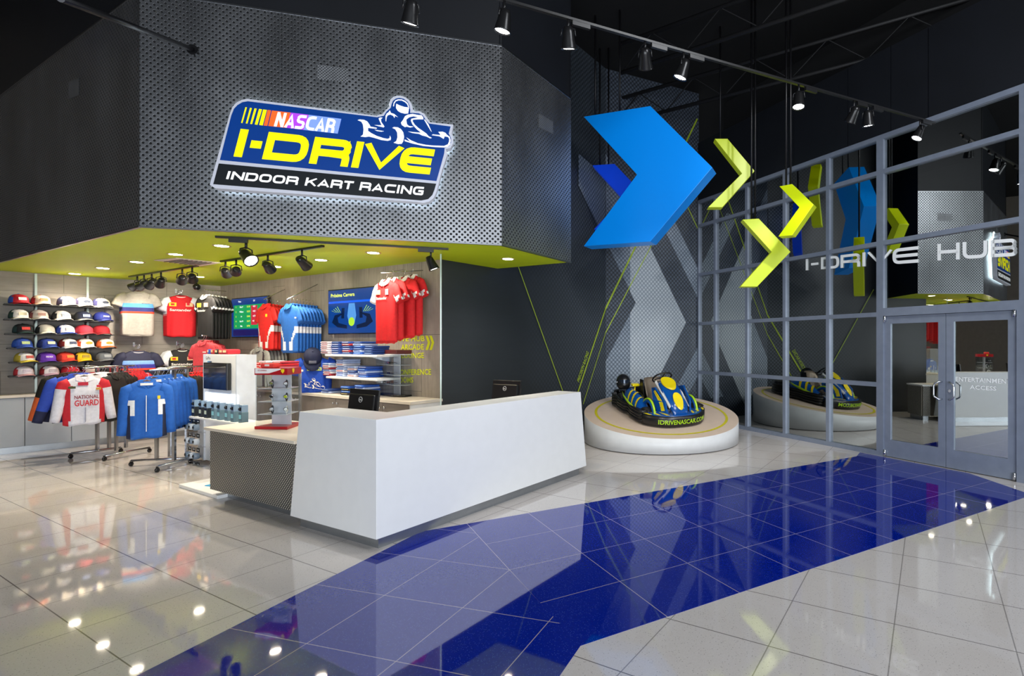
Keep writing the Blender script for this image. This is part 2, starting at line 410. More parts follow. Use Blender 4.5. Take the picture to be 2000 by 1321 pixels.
for i in range(len(ts)-1):
    wn_i += 1; door_bay = (i == 5); b = MB()
    z_0 = 2.2 if door_bay else 0
    m0 = .055 if i in (5, 6) else .032; m1 = .055 if i in (4, 5) else .032
    sbox(b, ts[i]-0, ts[i]+m0, 0, 4.83, -.07, .05)
    sbox(b, ts[i+1]-m1, ts[i+1], 0, 4.83, -.07, .05)
    rr = [r for r in rows if r >= z_0]
    if door_bay: sbox(b, s_t(1989), ts[i+1]-m1, 0, 2.1, -.07, .05); sbox(b, ts[i]+m0, ts[i+1]-m1, 2.10, 2.22, -.07, .05); rr = [2.2, 3.2, 4.27, 4.83]
    for k, z in enumerate(rr):
        if k == 0 and not door_bay: sbox(b, ts[i]+m0, ts[i+1]-m1, 0, .07, -.07, .05)
        elif k == len(rr)-1: sbox(b, ts[i]+m0, ts[i+1]-m1, z-.07, z, -.07, .05)
        elif k: sbox(b, ts[i]+m0, ts[i+1]-m1, z-.033, z+.033, -.07, .05)
    fo = b.build('window_%d' % wn_i, alu); tag(fo, kind='structure')
    for z0, z1 in zip(rr, rr[1:]):
        b = MB(); a0 = .07 if z0 == 0 else (.02 if door_bay and z0 == 2.2 else .033); a1 = .07 if z1 == 4.83 else .033
        sbox(b, ts[i]+m0, ts[i+1]-m1, z0+a0, z1-a1, -.012, 0); b.build('pane', glass_sf, fo)
# doors
td0, td1, td2 = ts[5]+.055, s_t(1849), s_t(1988)
chrome = mat('brushed_steel', 'c9ccd2', .25, 1)
for q, (t0, t1) in enumerate(((td0, td1-.003), (td1+.003, td2))):
    b = MB(); st = .1
    sbox(b, t0, t0+st, .01, 2.095, -.03, .02); sbox(b, t1-st, t1, .01, 2.095, -.03, .02)
    sbox(b, t0+st, t1-st, .01, .26, -.03, .02); sbox(b, t0+st, t1-st, 1.985, 2.095, -.03, .02)
    do = b.build('door_%d' % (q+1), alu); tag(do, kind='structure')
    b = MB(); sbox(b, t0+st, t1-st, .26, 1.985, -.012, -.002); b.build('pane', glass_sf, do)
    hx = t1-.05 if q == 0 else t0+.05; sg = -1 if q == 0 else 1
    b = MB(); h0, h1 = .93, 1.17
    pts = [SP(hx, h0, .02), SP(hx, h0, .05), SP(hx+sg*.02, h0, .07), SP(hx+sg*.07, h0+.03, .08), SP(hx+sg*.08, h0+.06, .08), SP(hx+sg*.08, h1-.06, .08), SP(hx+sg*.07, h1-.03, .08), SP(hx+sg*.02, h1, .07), SP(hx, h1, .05), SP(hx, h1, .02)]
    b.tube(pts, .011, 10); b.build('door_handle', chrome, do)
    hg = t0+.02 if q == 0 else t1-.02
    for zz in (.06, 2.06):
        b = MB(); b.tube([SP(hg, zz-.045, .04), SP(hg, zz+.045, .04)], .02, 12); b.build('pivot', chrome, do)
    if q == 1:
        b = MB(); p = SP(t0+.05, 1.05, .021); b.tube([p, p+SN*.015], .02, 14); b.build('lock', chrome, do)
# cladding above the storefront, black gap up to the roof, dark room behind
b = MB(); seams = [-.0]+[s_t(x) for x in (1480, 1552, 1658, 1742, 1815)]+[s_t(1990)+.1, s_t(1990)+2.2]
for a0, a1 in zip(seams, seams[1:]): sbox(b, a0+.006, a1-.006, 4.83, 6.1, -.1, .03)
tag(b.build('wall_right', dark), kind='structure')
b = MB(); sbox(b, -.1, 13, 6.0, 7.2, -.9, -.8); sbox(b, ts[-1], 14, 0, 7.2, -.2, .0)
tag(b.build('wall_right_upper', black), kind='structure')
b = MB(); sbox(b, -.05, 9, 0, 6.1, -6.1, -6.0); sbox(b, -.15, -.05, 0, 6.1, -6, 0); sbox(b, 8.9, 9, 0, 6.1, -6, -.1); sbox(b, -.05, 9, 6.05, 6.1, -6, -.1)
tag(b.build('wall_behind_glass', mat('hub_dark', (.012, .011, .010), .8)), kind='structure')

# ---- lettering: a wide square-shouldered stroke alphabet
def arcpath(pts, closed=False):
    out = []; n = len(pts)
    for i, p in enumerate(pts):
        r = p[2] if len(p) > 2 else 0; P = Vector(p[:2])
        if r <= 0 or (not closed and i in (0, n-1)): out.append(P); continue
        A = Vector(pts[i-1][:2]); B = Vector(pts[(i+1) % n][:2]); a = (A-P).normalized()*r; c = (B-P).normalized()*r
        for k in range(6):
            u = k/5; out.append(P+a*(1-u)**2+c*u**2)
    return out
def glyph(ch, w, th):
    l, r, bt, tp, m = th/2, w-th/2, th/2, 1-th/2, .5; c = .32; hv = th
    S = {'I': [([(w/2, 0), (w/2, 1)], 0)], '-': [([(0, .5), (w, .5)], 0)],
         'D': [([(l, bt), (r, bt, c), (r, tp, c), (l, tp)], 1)], 'O': [([(l, bt, c), (r, bt, c), (r, tp, c), (l, tp, c)], 1)],
         'R': [([(l, 0), (l, tp), (r, tp, .24), (r, .45, .24), (l+th*.5, .45)], 0), ([(w*.45, .45), (r, .42, .18), (r, 0)], 0)],
         'V': [([(l*.9, 1), (w/2, .04), (w-l*.9, 1)], 0)],
         'E': [([(w, bt), (l, bt, c), (l, tp, c), (w, tp)], 0), ([(l, m), (w*.97, m)], 0)],
         'N': [([(l, 0), (l, 1)], 0), ([(l, .93), (r, .07)], 0), ([(r, 0), (r, 1)], 0)],
         'K': [([(l, 0), (l, 1)], 0), ([(l+th*.3, .42), (w-l*.8, 1)], 0), ([(w*.42, .56), (w-l*.7, 0)], 0)],
         'A': [([(l*.7, 0), (w/2, .95), (w-l*.7, 0)], 0), ([(w*.24, .3), (w*.76, .3)], 0)],
         'T': [([(0, tp), (w, tp)], 0), ([(w/2, 0), (w/2, tp)], 0)],
         'C': [([(w, bt), (l, bt, c), (l, tp, c), (w, tp)], 0)],
         'G': [([(w*.97, tp), (l, tp, c), (l, bt, c), (r, bt, .1), (r, .48), (w*.5, .48)], 0)],
         'S': [([(w, tp), (l, tp, .22), (l, m, .2), (r, m, .2), (r, bt, .22), (0, bt)], 0)],
         'H': [([(l, 0), (l, 1)], 0), ([(r, 0), (r, 1)], 0), ([(l, m), (r, m)], 0)],
         'U': [([(l, 1), (l, bt, c), (r, bt, c), (r, 1)], 0)],
         'B': [([(l, bt), (r, bt, .22), (r, m, .2), (l, m)], 0), ([(l, m), (r*.97, m, .2), (r*.97, tp, .22), (l, tp)], 0), ([(l, 0), (l, 1)], 0)]}
    return S[ch]
def strokes(mb, ch, w, th, fn, thick, mi=None):
    for path, closed in glyph(ch, w, th):
        P = arcpath(path, closed); n = len(P); L, R = [], []
        for i in range(n):
            if closed: a, c = P[i-1], P[(i+1) % n]
            else: a, c = P[max(0, i-1)], P[min(n-1, i+1)]
            d1 = (P[i]-a).normalized() if (P[i]-a).length > 1e-6 else (c-P[i]).normalized()
            d2 = (c-P[i]).normalized() if (c-P[i]).length > 1e-6 else d1
            n1 = Vector((-d1.y, d1.x)); n2 = Vector((-d2.y, d2.x)); bi = n1+n2
            if bi.length < 1e-3: bi = n1
            bi.normalize(); k = min(2.2, 1/max(.3, bi.dot(n1)))
            L.append(P[i]+bi*k*th/2); R.append(P[i]-bi*k*th/2)
        cl = lambda q: Vector((q.x, min(1, max(0, q.y))))
        L = [cl(q) for q in L]; R = [cl(q) for q in R]
        for i in range(n if closed else n-1):
            j = (i+1) % n; mb.slab([fn(*L[i]), fn(*L[j]), fn(*R[j]), fn(*R[i])], thick, mi)
def bil(q00, q10, q01, q11):
    return lambda u, v: q00*(1-u)*(1-v)+q10*u*(1-v)+q01*(1-u)*v+q11*u*v
def word(mb, s, cells, th, fn, H_over_W, thick, mi=None):
    # cells: (u0,u1) of each letter in the unit quad ; H_over_W converts widths to cap heights
    for ch, (a, c) in zip(s, cells):
        w = (c-a)*H_over_W
        strokes(mb, ch, w, th, lambda x, y, a=a: fn(a+x/H_over_W, y), thick, mi)
_tc = {}
def btext(s):
    if s in _tc: return _tc[s]
    cu = bpy.data.curves.new('t', 'FONT'); cu.body = s; cu.resolution_u = 2; cu.offset = 0.018
    o = bpy.data.objects.new('t', cu); COL.objects.link(o); dg = bpy.context.evaluated_depsgraph_get(); dg.update()
    me = bpy.data.meshes.new_from_object(o.evaluated_get(dg))
    vs = [v.co.copy() for v in me.vertices]; fs = [tuple(p.vertices) for p in me.polygons]
    bpy.data.objects.remove(o); bpy.data.curves.remove(cu); bpy.data.meshes.remove(me)
    if vs:
        x0, x1 = min(v.x for v in vs), max(v.x for v in vs); y0, y1 = min(v.y for v in vs), max(v.y for v in vs)
    else: x0 = y0 = 0; x1 = y1 = 1
    _tc[s] = ([((v.x-x0)/(x1-x0), (v.y-y0)/max(1e-6, y1-y0)) for v in vs], fs, (x1-x0)/max(1e-6, y1-y0)); return _tc[s]
def text(mb, s, fn, mi=None):
    V, Fs, _ = btext(s); vs = [mb.v(fn(*p)) for p in V]
    for f in Fs: mb.f([vs[i] for i in f], mi=mi)
def text_at(mb, s, x, z, h, y=0, wfit=None, mi=None, center=True):     # local xz plane facing -y
    V, Fs, asp = btext(s); w_ = wfit or h*asp; x0 = x-(w_/2 if center else 0)
    text(mb, s, lambda u, v: Vector((x0+u*w_, y, z+v*h)), mi)
def quadfn(px, P, n, off):
    q = [on_p(x, y, Vector(P)+Vector(n)*off, n) for x, y in px]; return bil(*q)

# ---- illuminated sign
def c1(x, y): return (380+x/3.7037, 160+y/3.7037)
def c2(x, y): return (690+x/9.524, 180+y/9.524)
SG = lambda q, off: on_p(q[0], q[1], PA+ABn*off, ABn)
blue_lit = mat('sign_blue', '003580', .3, emit=.3, var=0); yel_lit = mat('sign_yellow', 'f6f000', .3, emit=.35, var=0)
wht_lit = mat('sign_white', 'ffffff', .3, emit=.3, var=0); silver = mat('sign_edge', 'c9ccd8', .35, emit=.12, var=0); blk = mat('sign_black', '161b20', .3, var=0)
root = empty('illuminated_sign', tuple(SG(c1(1000, 500), .1)), 0, 'large backlit kart racing sign with blue, yellow and black panels on the perforated bulkhead', 'sign')
def sgb(name, polys, z0, z1, mt, par=None):
    b = MB(); o = Vector(root.location)
    for pl in polys: b.slab([SG(p, z1)-o for p in pl], -ABn*(z1-z0))
    return b.build(name, mt, par or root)
outer = [c1(*p) for p in ((110, 745), (255, 230), (275, 180), (300, 152), (335, 132), (380, 122))] + [c2(*p) for p in ((430, 440), (480, 420), (540, 410), (590, 350), (640, 300), (675, 270), (670, 200), (690, 140), (740, 90), (810, 65), (890, 68), (970, 95), (1040, 150), (1085, 220), (1105, 300), (1110, 355), (1240, 358), (1320, 400), (1370, 470), (1430, 560), (1860, 605), (1845, 700), (1830, 770), (1860, 850), (1860, 950), (1810, 1040), (1720, 1060))] + [c1(*p) for p in ((1830, 520), (1790, 640), (1750, 795), (1730, 840), (1700, 865), (1655, 876), (1600, 868), (150, 770))]
sgb('sign_body', [outer], .06, .16, silver)
bl = [c1(*p) for p in ((183, 565), (265, 245), (285, 195), (310, 168), (345, 147), (385, 140))] + [c2(*p) for p in ((440, 468), (500, 455), (570, 440), (620, 360), (700, 290), (715, 220), (740, 160), (790, 120), (860, 108), (940, 125), (1010, 180), (1045, 250), (1060, 330), (1055, 385), (1220, 395), (1290, 430), (1350, 520), (1410, 585), (1810, 640), (1775, 770), (1815, 850), (1815, 940), (1780, 1005), (1700, 1040))] + [c1(*p) for p in ((1805, 520), (1750, 717),)]
sgb('blue_panel', [bl], .16, .164, blue_lit)
sgb('black_panel', [[c1(*p) for p in ((175, 590), (1748, 737), (1735, 780), (1720, 818), (1690, 848), (1640, 858), (135, 740))]], .16, .164, blk)
halo = mat('halo_light', 'e9fbff', .5, emit=5, var=0)
b = MB(); o = Vector(root.location); sc_ = [SG(p, .05)-o for p in outer]; cc_ = sum(sc_, Vector())/len(sc_)
b.slab([cc_+(p-cc_)*.978 for p in sc_], -ABn*.02); b.build('halo_strip', halo, root)
# driver figure
drv = [[(80, 520), (120, 508), (200, 515), (260, 545), (300, 600), (320, 640), (440, 665), (430, 680), (275, 665), (275, 720), (340, 765), (440, 815), (560, 855), (640, 870), (675, 855), (680, 805), (700, 850), (695, 890), (640, 905), (520, 890), (390, 850), (290, 825), (220, 835), (135, 825), (180, 790), (190, 700), (180, 610), (150, 550)],
       [(470, 490), (500, 470), (545, 475), (515, 500), (520, 550), (580, 640), (560, 655), (480, 635), (395, 612), (470, 615), (525, 615), (490, 540)],
       [(395, 700), (570, 725), (520, 735), (440, 722)],
       [(600, 540), (600, 440), (620, 400), (660, 370), (680, 335), (700, 385), (760, 405), (830, 465), (775, 440), (765, 480), (740, 440), (690, 415), (640, 430), (620, 470), (610, 545)],
       [(800, 215), (860, 245), (950, 275), (1040, 285), (1030, 340), (1020, 395), (960, 400), (880, 380), (830, 350), (795, 300), (795, 250)],
       [(740, 260), (750, 200), (780, 155), (830, 135), (900, 135), (970, 165), (1015, 210), (1040, 275), (1020, 275), (1000, 225), (960, 185), (900, 155), (840, 152), (790, 170), (765, 210), (755, 265)],
       [(885, 570), (930, 510), (960, 450), (1010, 420), (1100, 405), (1210, 425), (1270, 430), (1300, 465), (1305, 505), (1200, 505), (1110, 510), (1105, 540), (1140, 600), (1210, 665), (1290, 720), (1360, 770), (1400, 820), (1460, 850), (1430, 860), (1360, 825), (1280, 805), (1220, 775), (1100, 760), (1020, 732), (1130, 745), (1260, 755), (1180, 690), (1100, 600), (1070, 530), (1080, 495), (1210, 470), (1120, 448), (1040, 465), (985, 510), (1000, 600), (1040, 630), (1120, 640), (1060, 658), (990, 640), (960, 650), (900, 610)],
       [(1315, 510), (1335, 512), (1400, 600), (1460, 740), (1440, 720), (1380, 620)],
       [(725, 665), (760, 648), (830, 655), (890, 690), (930, 750), (945, 830), (930, 910), (900, 960), (830, 965), (750, 940), (800, 910), (820, 840), (815, 750), (780, 690)],
       [(955, 880), (1060, 925), (985, 840), (1080, 900), (1200, 950), (1350, 980), (1500, 995), (1690, 1000), (1760, 970), (1780, 920), (1785, 870), (1765, 835), (1700, 820), (1680, 870), (1650, 850), (1600, 820), (1460, 800), (1480, 785), (1620, 800), (1600, 760), (1580, 740), (1660, 735), (1710, 755), (1750, 800), (1795, 830), (1810, 900), (1800, 970), (1760, 1015), (1700, 1030), (1500, 1020), (1300, 1000), (1100, 955), (955, 910)]]
sgb('driver_emblem', [[c2(*p) for p in pl] for pl in drv], .164, .169, wht_lit)
# stripes + NASCAR
def c3(x, y): return (410+x/6.003, 180+y/6.003)
bars = [((365, 360), (380, 362), (433, 178), (416, 176)), ((420, 366), (438, 368), (490, 187), (470, 184)), ((472, 372), (493, 374), (547, 193), (522, 190)), ((525, 378), (556, 382), (610, 202), (576, 196)), ((577, 384), (618, 390), (667, 208), (624, 203))]
sgb('yellow_stripes', [[c3(*p) for p in q] for q in bars], .164, .168, yel_lit)
orr = mat('sign_orange', 'ff6a28', .3, emit=.3, var=0)
sgb('orange_stripes', [[c3(*p) for p in ((630, 391), (672, 394), (716, 214), (677, 209))], [c3(*p) for p in ((684, 396), (900, 418), (947, 240), (728, 216))]], .164, .168, orr)
sgb('purple_panel', [[c3(*p) for p in ((900, 418), (1100, 442), (1160, 266), (947, 240))]], .164, .168, mat('sign_purple', 'b848ec', .3, emit=.3, var=0))
sgb('light_blue_panel', [[c3(*p) for p in ((1100, 442), (1498, 486), (1540, 313), (1160, 266))]], .164, .168, mat('sign_pale_blue', '86a4ea', .3, emit=.3, var=0))
b = MB(); o = Vector(root.location)
fn = quadfn([c3(742, 400), c3(1455, 480), c3(790, 232), c3(1490, 318)], PA, ABn, .169); g = lambda u, v: fn(u, v)-o
word(b, 'NASCAR', [(i/6+.008, (i+1)/6-.008) for i in range(6)], .2, g, 4.3, -ABn*.003); b.build('lettering', wht_lit, root)
b = MB(); fn = quadfn([(453, 305.3), (839, 340.9), (467.1, 251.3), (849.8, 292.3)], PA, ABn, .169)
cells = [(0, 20), (27, 47), (54, 134), (141.4, 217), (223, 239), (240, 322), (318, 386)]
word(b, 'I-DRIVE', [(a/386, c/386) for a, c in cells], .27, g, 7.1, -ABn*.005); b.build('yellow_lettering', yel_lit, root)
b = MB(); fn = quadfn([c1(222, 702), c1(1660, 822), c1(240, 645), c1(1672, 762)], PA, ABn, .169)
wd = {'I': .35, 'K': 1.15, 'T': 1.0, ' ': .45}; s = 'INDOOR KART RACING'; tot = sum(wd.get(c, 1.2)+.14 for c in s); u = 0; cells = []; st_ = ''
for c in s:
    w_ = wd.get(c, 1.2)
    if c != ' ': cells.append((u/tot, (u+w_)/tot)); st_ += c
    u += w_+.14
for nm_, i0, i1 in (('word_indoor', 0, 6), ('word_kart', 6, 10), ('word_racing', 10, 16)):
    b = MB(); word(b, st_[i0:i1], cells[i0:i1], .23, g, tot, -ABn*.004); b.build(nm_, wht_lit, root)

# ---- I-DRIVE HUB on the glass
def c5(x, y): return (1540+x/3.885, 280+y/3.885)
lw = mat('glass_lettering', 'f4f6f6', .5, var=0)
r2 = empty('glass_lettering', tuple(on_p(*c5(900, 850), PS0, SN)), 0, 'large white wide lettering applied across the upper storefront glass', 'lettering'); o2 = Vector(r2.location)
b = MB(); fn = quadfn([c5(128, 965), c5(985, 905), c5(128, 880), c5(985, 780)], PS0, SN, .012)
cells = [(0, 27), (52, 115), (140, 292), (305, 457), (472, 500), (510, 690), (690, 857)]
word(b, 'I-DRIVE', [(a/857, c/857) for a, c in cells], .2, lambda u, v: fn(u, v)-o2, 8.2, -SN*.004); b.build('first_word', lw, r2)
b = MB(); fn2 = quadfn([c5(1130, 890), c5(1737, 855), c5(1130, 765), c5(1737, 720)], PS0, SN, .012)
word(b, 'HUB', [(0, .3), (.34, .65), (.69, 1)], .2, lambda u, v: fn2(u, v)-o2, 4.3, -SN*.004); b.build('second_word', lw, r2)
def c8(x, y): return (1700+x/3.147, 540+y/3.147)
r3 = empty('door_lettering', tuple(on_p(*c8(700, 660), PS0, SN)), 0, 'small white ENTERTAINMENT ACCESS lettering on the right glass door', 'lettering'); o3 = Vector(r3.location)
b = MB(); fa = quadfn([c8(524, 645), c8(868, 662), c8(524, 618), c8(868, 634)], PS0, SN, .003); text(b, 'ENTERTAINMENT', lambda u, v: fa(u, v)-o3); b.build('word_entertainment', lw, r3, recalc=False); b = MB()
fb = quadfn([c8(612, 694), c8(775, 704), c8(612, 668), c8(775, 678)], PS0, SN, .003); text(b, 'ACCESS', lambda u, v: fb(u, v)-o3)
b.build('word_access', lw, r3, recalc=False)
r4 = empty('wall_lettering', tuple(on_p(1140, 720, PG, D1n)), 0, 'tiny slanted lime lettering beside the thick lime line on the patterned wall', 'lettering'); o4 = Vector(r4.location)
b = MB(); fd = quadfn([(1131, 748), (1150.5, 690), (1127, 743), (1146, 685)], PG, D1n, .008); text(b, 'PRECISION RACING', lambda u, v: fd(u, v)-o4); b.build('letters', lime, r4, recalc=False)
r5 = empty('wall_lettering', tuple(on_p(800, 690, PE, WRn)), 0, 'yellow wayfinding words and double arrow on the wood wall beside the glass edge', 'lettering'); o5 = Vector(r5.location)
yl = mat('yellow_vinyl', 'dce31e', .5, emit=.0)
for s_, x0, x1, y0, y1, y2, y3 in (('I-DRIVE HUB', 757, 829.5, 667.5, 667, 657.5, 656), ('ARCADE', 783, 828, 684, 683.5, 673.5, 672), ('& LOUNGE', 774, 828, 700, 700, 690, 689), ('CONFERENCE', 774, 842, 733, 732.5, 722, 721), ('ROOMS', 774, 807, 748, 748, 737, 737)):
    b = MB(); fq = quadfn([(x0, y0), (x1, y1), (x0, y2), (x1, y3)], PE, WRn, .006); text(b, s_, lambda u, v: fq(u, v)-o5); b.build('wayfinding_word', yl, r5, recalc=False)
b = MB()
for dx in (0, 7.5):
    for pl in ([(831, 656), (836, 656), (840.5, 669.5), (835.5, 669.5)], [(835.5, 669.5), (840.5, 669.5), (836, 684), (831, 684)]):
        b.quad([on_p(x+dx, y, PE+WRn*.006, WRn)-o5 for x, y in pl])
b.build('double_arrow', yl, r5, recalc=False)

# ---- hanging chevrons
def chevron(name, label, px, Yref, xref, direc, thick, mt, rods, grp=None):
    e = Vector(direc).normalized(); P = at(xref, 300, Yref); n = Vector((-e.y, e.x, 0))
    if n.y > 0: n = -n                                     # n faces the viewer's side
    pts = [on_p(x, y, P, n) for x, y in px]; c = sum(pts, Vector())/len(pts); c.z = min(p.z for p in pts)
    root = empty(name, tuple(c), 0, label, 'hanging sculpture', grp)
    b = MB(); b.slab([p-c for p in pts], -n*thick); o = b.build('chevron_body', mt, root, bevel=.004)
    for u, zt in rods:
        q = pts[0]+(pts[1]-pts[0])*u - n*thick*.5
        b = MB(); b.tube([q-c, Vector((q.x, q.y, 7.2))-c], .016, 8); b.build('hanging_rod', mat('black_rod', (.01, .01, .012), .4, .5), root)
bluep = mat('chevron_blue', '0078d2', .3, var=.02, nscale=1, emit=.2); lim = mat('chevron_lime', 'b6c800', .35, var=.02, nscale=1, emit=.14)  # chevron colours carry a slight added glow that brightens faces and undersides
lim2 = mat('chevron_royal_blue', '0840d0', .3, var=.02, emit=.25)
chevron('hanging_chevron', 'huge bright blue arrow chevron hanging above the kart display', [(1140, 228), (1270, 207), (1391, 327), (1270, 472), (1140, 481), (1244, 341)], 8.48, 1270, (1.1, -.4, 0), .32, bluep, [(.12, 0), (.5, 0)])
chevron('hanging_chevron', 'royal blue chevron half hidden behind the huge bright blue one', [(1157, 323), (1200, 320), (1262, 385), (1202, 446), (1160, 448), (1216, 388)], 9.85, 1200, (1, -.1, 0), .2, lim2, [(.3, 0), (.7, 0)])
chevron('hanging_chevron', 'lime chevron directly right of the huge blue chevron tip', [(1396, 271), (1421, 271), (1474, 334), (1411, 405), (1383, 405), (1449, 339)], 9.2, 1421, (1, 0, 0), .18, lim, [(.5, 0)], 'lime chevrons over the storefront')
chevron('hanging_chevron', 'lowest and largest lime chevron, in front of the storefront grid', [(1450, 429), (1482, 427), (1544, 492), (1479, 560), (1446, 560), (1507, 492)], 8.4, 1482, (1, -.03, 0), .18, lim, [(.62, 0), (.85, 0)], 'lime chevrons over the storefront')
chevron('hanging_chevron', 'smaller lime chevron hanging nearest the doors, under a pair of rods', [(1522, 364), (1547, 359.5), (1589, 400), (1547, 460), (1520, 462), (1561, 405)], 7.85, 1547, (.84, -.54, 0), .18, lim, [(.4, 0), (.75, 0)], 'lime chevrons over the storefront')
# small wall grille seen on the storefront grid side
# ---- roof steel
bs = mat('roof_steel', (.008, .008, .009), .6)
def beam(p, q, h, label):
    p, q = Vector(p), Vector(q); r_ = empty('roof_joist', tuple(p), 0, label, 'steel joist'); d = q-p; b = MB()
    b.tube([Vector(), d], .035, 6); b.build('bottom_chord', bs, r_)
    b = MB(); b.tube([Vector((0, 0, h)), d+Vector((0, 0, h))], .035, 6); b.build('top_chord', bs, r_)
    n = int(d.length/.6); b = MB()
    b.tube([d*(i/n)+Vector((0, 0, h if i % 2 else 0)) for i in range(n+1)], .014, 5); b.build('web', bs, r_)
beam((-.2, 9.2, 6.35), (6.5, 4.9, 6.35), .5, 'dark steel roof joist crossing above the hanging chevrons')
beam((-.4, 11, 6.2), (6.8, 6.6, 6.2), .5, 'dark steel roof joist farthest back over the storefront')
beam((.4, 6.8, 6.4), (5.5, 3.4, 6.4), .5, 'dark steel roof joist nearest the viewer')
for i, (x, y) in enumerate(((1390, 6.5), (1476, 8.5), (1308, 9.5))):
    pass
b = MB(); a = on_p(375, 96, PA+ABn*.02, ABn); c = at(118, -3, 3.3); b.tube([a, c], .022, 10); b.tube([a, a-ABn*.02], .05, 10)
tag(b.build('conduit_pipe', mat('black_conduit', (.03, .03, .033), .3, .7)), 'thin black pipe running up to the left perforated bulkhead face', 'pipe')
# lighter speaker grilles in the perforated faces
gr = perf_metal('speaker_grille', 'a8aaae', '303234', .03, .008, rough=.4, metal=.85)
def grille(px, P, n, label):
    pts = [on_p(x, y, P+n*.004, n) for x, y in px]; c = sum(pts, Vector())/4; b = MB()
    e = Vector((-n.y, n.x, 0)); vs = [b.v(p-c) for p in pts]; f = b.f(vs)
    for l, p in zip(f.loops, pts): l[b.uv].uv = ((p-c).dot(e), p.z)
    q = [b.v(p-c-n*.003) for p in pts]; 
    for i in range(4): b.f([vs[i], vs[(i+1) % 4], q[(i+1) % 4], q[i]])
    tag(b.build('speaker_grille', gr, loc=tuple(c), recalc=False), label, 'speaker grille')
BCd = (PC-PB).normalized(); BCn = Vector((BCd.y, -BCd.x, 0))
grille([(620, 126), (680, 133), (680, 162), (620, 155)], PA, ABn, 'pale rectangular speaker grille above the kart sign')
grille([(1052, 222), (1080, 237), (1080, 262), (1052, 248)], PB, BCn, 'pale speaker grille on the narrow right bulkhead face')
D2n = Vector((-.4868, -.8735, 0))
grille([(134, 160), (154, 152), (154, 186), (134, 194)], PA, D2n, 'faint speaker grille on the dark left bulkhead face')
# ================================================================== SHOP FITTINGS
white = mat('white_laminate', 'e6e7e8', .35, var=.015); cab = mat('cabinet_grey', 'a9b0b8', .5, var=.02); cabd = mat('cabinet_taupe', '7d756f', .5, var=.03)
kick = mat('kick_steel', 'a2a6aa', .3, .8); pale = mat('counter_pale_wood', 'ded5c8', .35, var=.04); blackm = mat('black_plastic', (.008, .008, .009), .25)
NN = Vector((-2.073, 4.316, 0))
def DK(a, b_): return NN + D1*a + D2*b_
R1 = math.atan2(D1.y, D1.x)         # local x along D1
# reception desk
root = empty('reception_desk', tuple(NN), R1, 'white L-shaped reception desk with slanted ends in the foreground', 'desk')
bo = [(0, 0), (3.01, 0), (3.01, .36), (.36, .36), (.36, 1.24), (0, 1.24)]; tp = [(0, 0), (2.88, 0), (2.88, .36), (.36, .36), (.36, 1.09), (0, 1.09)]
b = MB(); b.prism(bo, .10, 1.07, top=tp); b.build('desk_body', white, root, bevel=.003)
b = MB(); b.prism([(.06, .06), (2.93, .06), (2.93, .32), (.32, .32), (.32, 1.18), (.06, 1.18)], 0, .10); b.build('toe_kick', kick, root)
b = MB(); b.box((1.72, .66, .765), (2.7, .6, .03)); b.box((1.72, .94, .38), (2.7, .02, .74)); b.build('work_surface', pale, root)
# side counter with perforated front
pmc = perf_metal('counter_mesh', '3f4144', 'd8d2c4', .036, .0066, rough=.4, metal=.4)
def mesh_panel(b, P0, P1, z0, z1, d):    # a thin sheet with metre uvs
    P0, P1 = Vector((*P0, 0)), Vector((*P1, 0)); L = (P1-P0).length; n = (P1-P0).normalized(); n = Vector((n.y, -n.x, 0))*d
    vs = [b.v((P0.x+n.x, P0.y+n.y, z)) for z in (z0, z1)]+[b.v((P1.x+n.x, P1.y+n.y, z)) for z in (z1, z0)]
    f = b.f(vs)
    for l, uv in zip(f.loops, ((0, z0), (0, z1), (L, z1), (L, z0))): l[b.uv].uv = uv
    bk = [b.v((P0.x, P0.y, z)) for z in (z0, z1)]+[b.v((P1.x, P1.y, z)) for z in (z1, z0)]
    b.f(bk[::-1])
    for i in range(4): b.f([vs[i], vs[(i+1) % 4], bk[(i+1) % 4], bk[i]])
root = empty('side_counter', tuple(DK(.1, 1.26)), R1, 'low counter with pale top and dark perforated metal front left of the white desk', 'counter')
b = MB(); b.box((.34, .85, .425), (.64, 1.66, .65)); b.build('counter_body', cabd, root)
b = MB(); mesh_panel(b, (.0, 1.70), (.0, .0), .10, .75, .012); b.build('perforated_front', pmc, root, recalc=False)
b = MB(); mesh_panel(b, (.66, 1.69), (.02, 1.69), .10, .75, .012); b.build('perforated_end', pmc, root, recalc=False)
b = MB(); b.box((.32, .86, .765), (.76, 1.74, .03)); b.build('counter_top', pale, root, bevel=.003)
b = MB(); b.box((.36, .85, .05), (.52, 1.58, .10)); b.build('toe_kick', kick, root)
# stub counter past the far end
root = empty('end_counter', tuple(DK(3.10, .3)), R1, 'short counter end with perforated side just past the far end of the white desk', 'counter')
b = MB(); b.box((.1, .3, .42), (.16, .54, .66)); b.build('counter_body', cabd, root)
b = MB(); mesh_panel(b, (.19, .04), (.19, .58), .1, .75, .01); mesh_panel(b, (.02, .02), (.18, .02), .1, .75, .01); b.build('perforated_side', pmc, root, recalc=False)
b = MB(); b.box((.1, .3, .765), (.22, .62, .03)); b.build('counter_top', white, root)
b = MB(); b.box((.1, .3, .045), (.12, .5, .09)); b.build('toe_kick', kick, root)
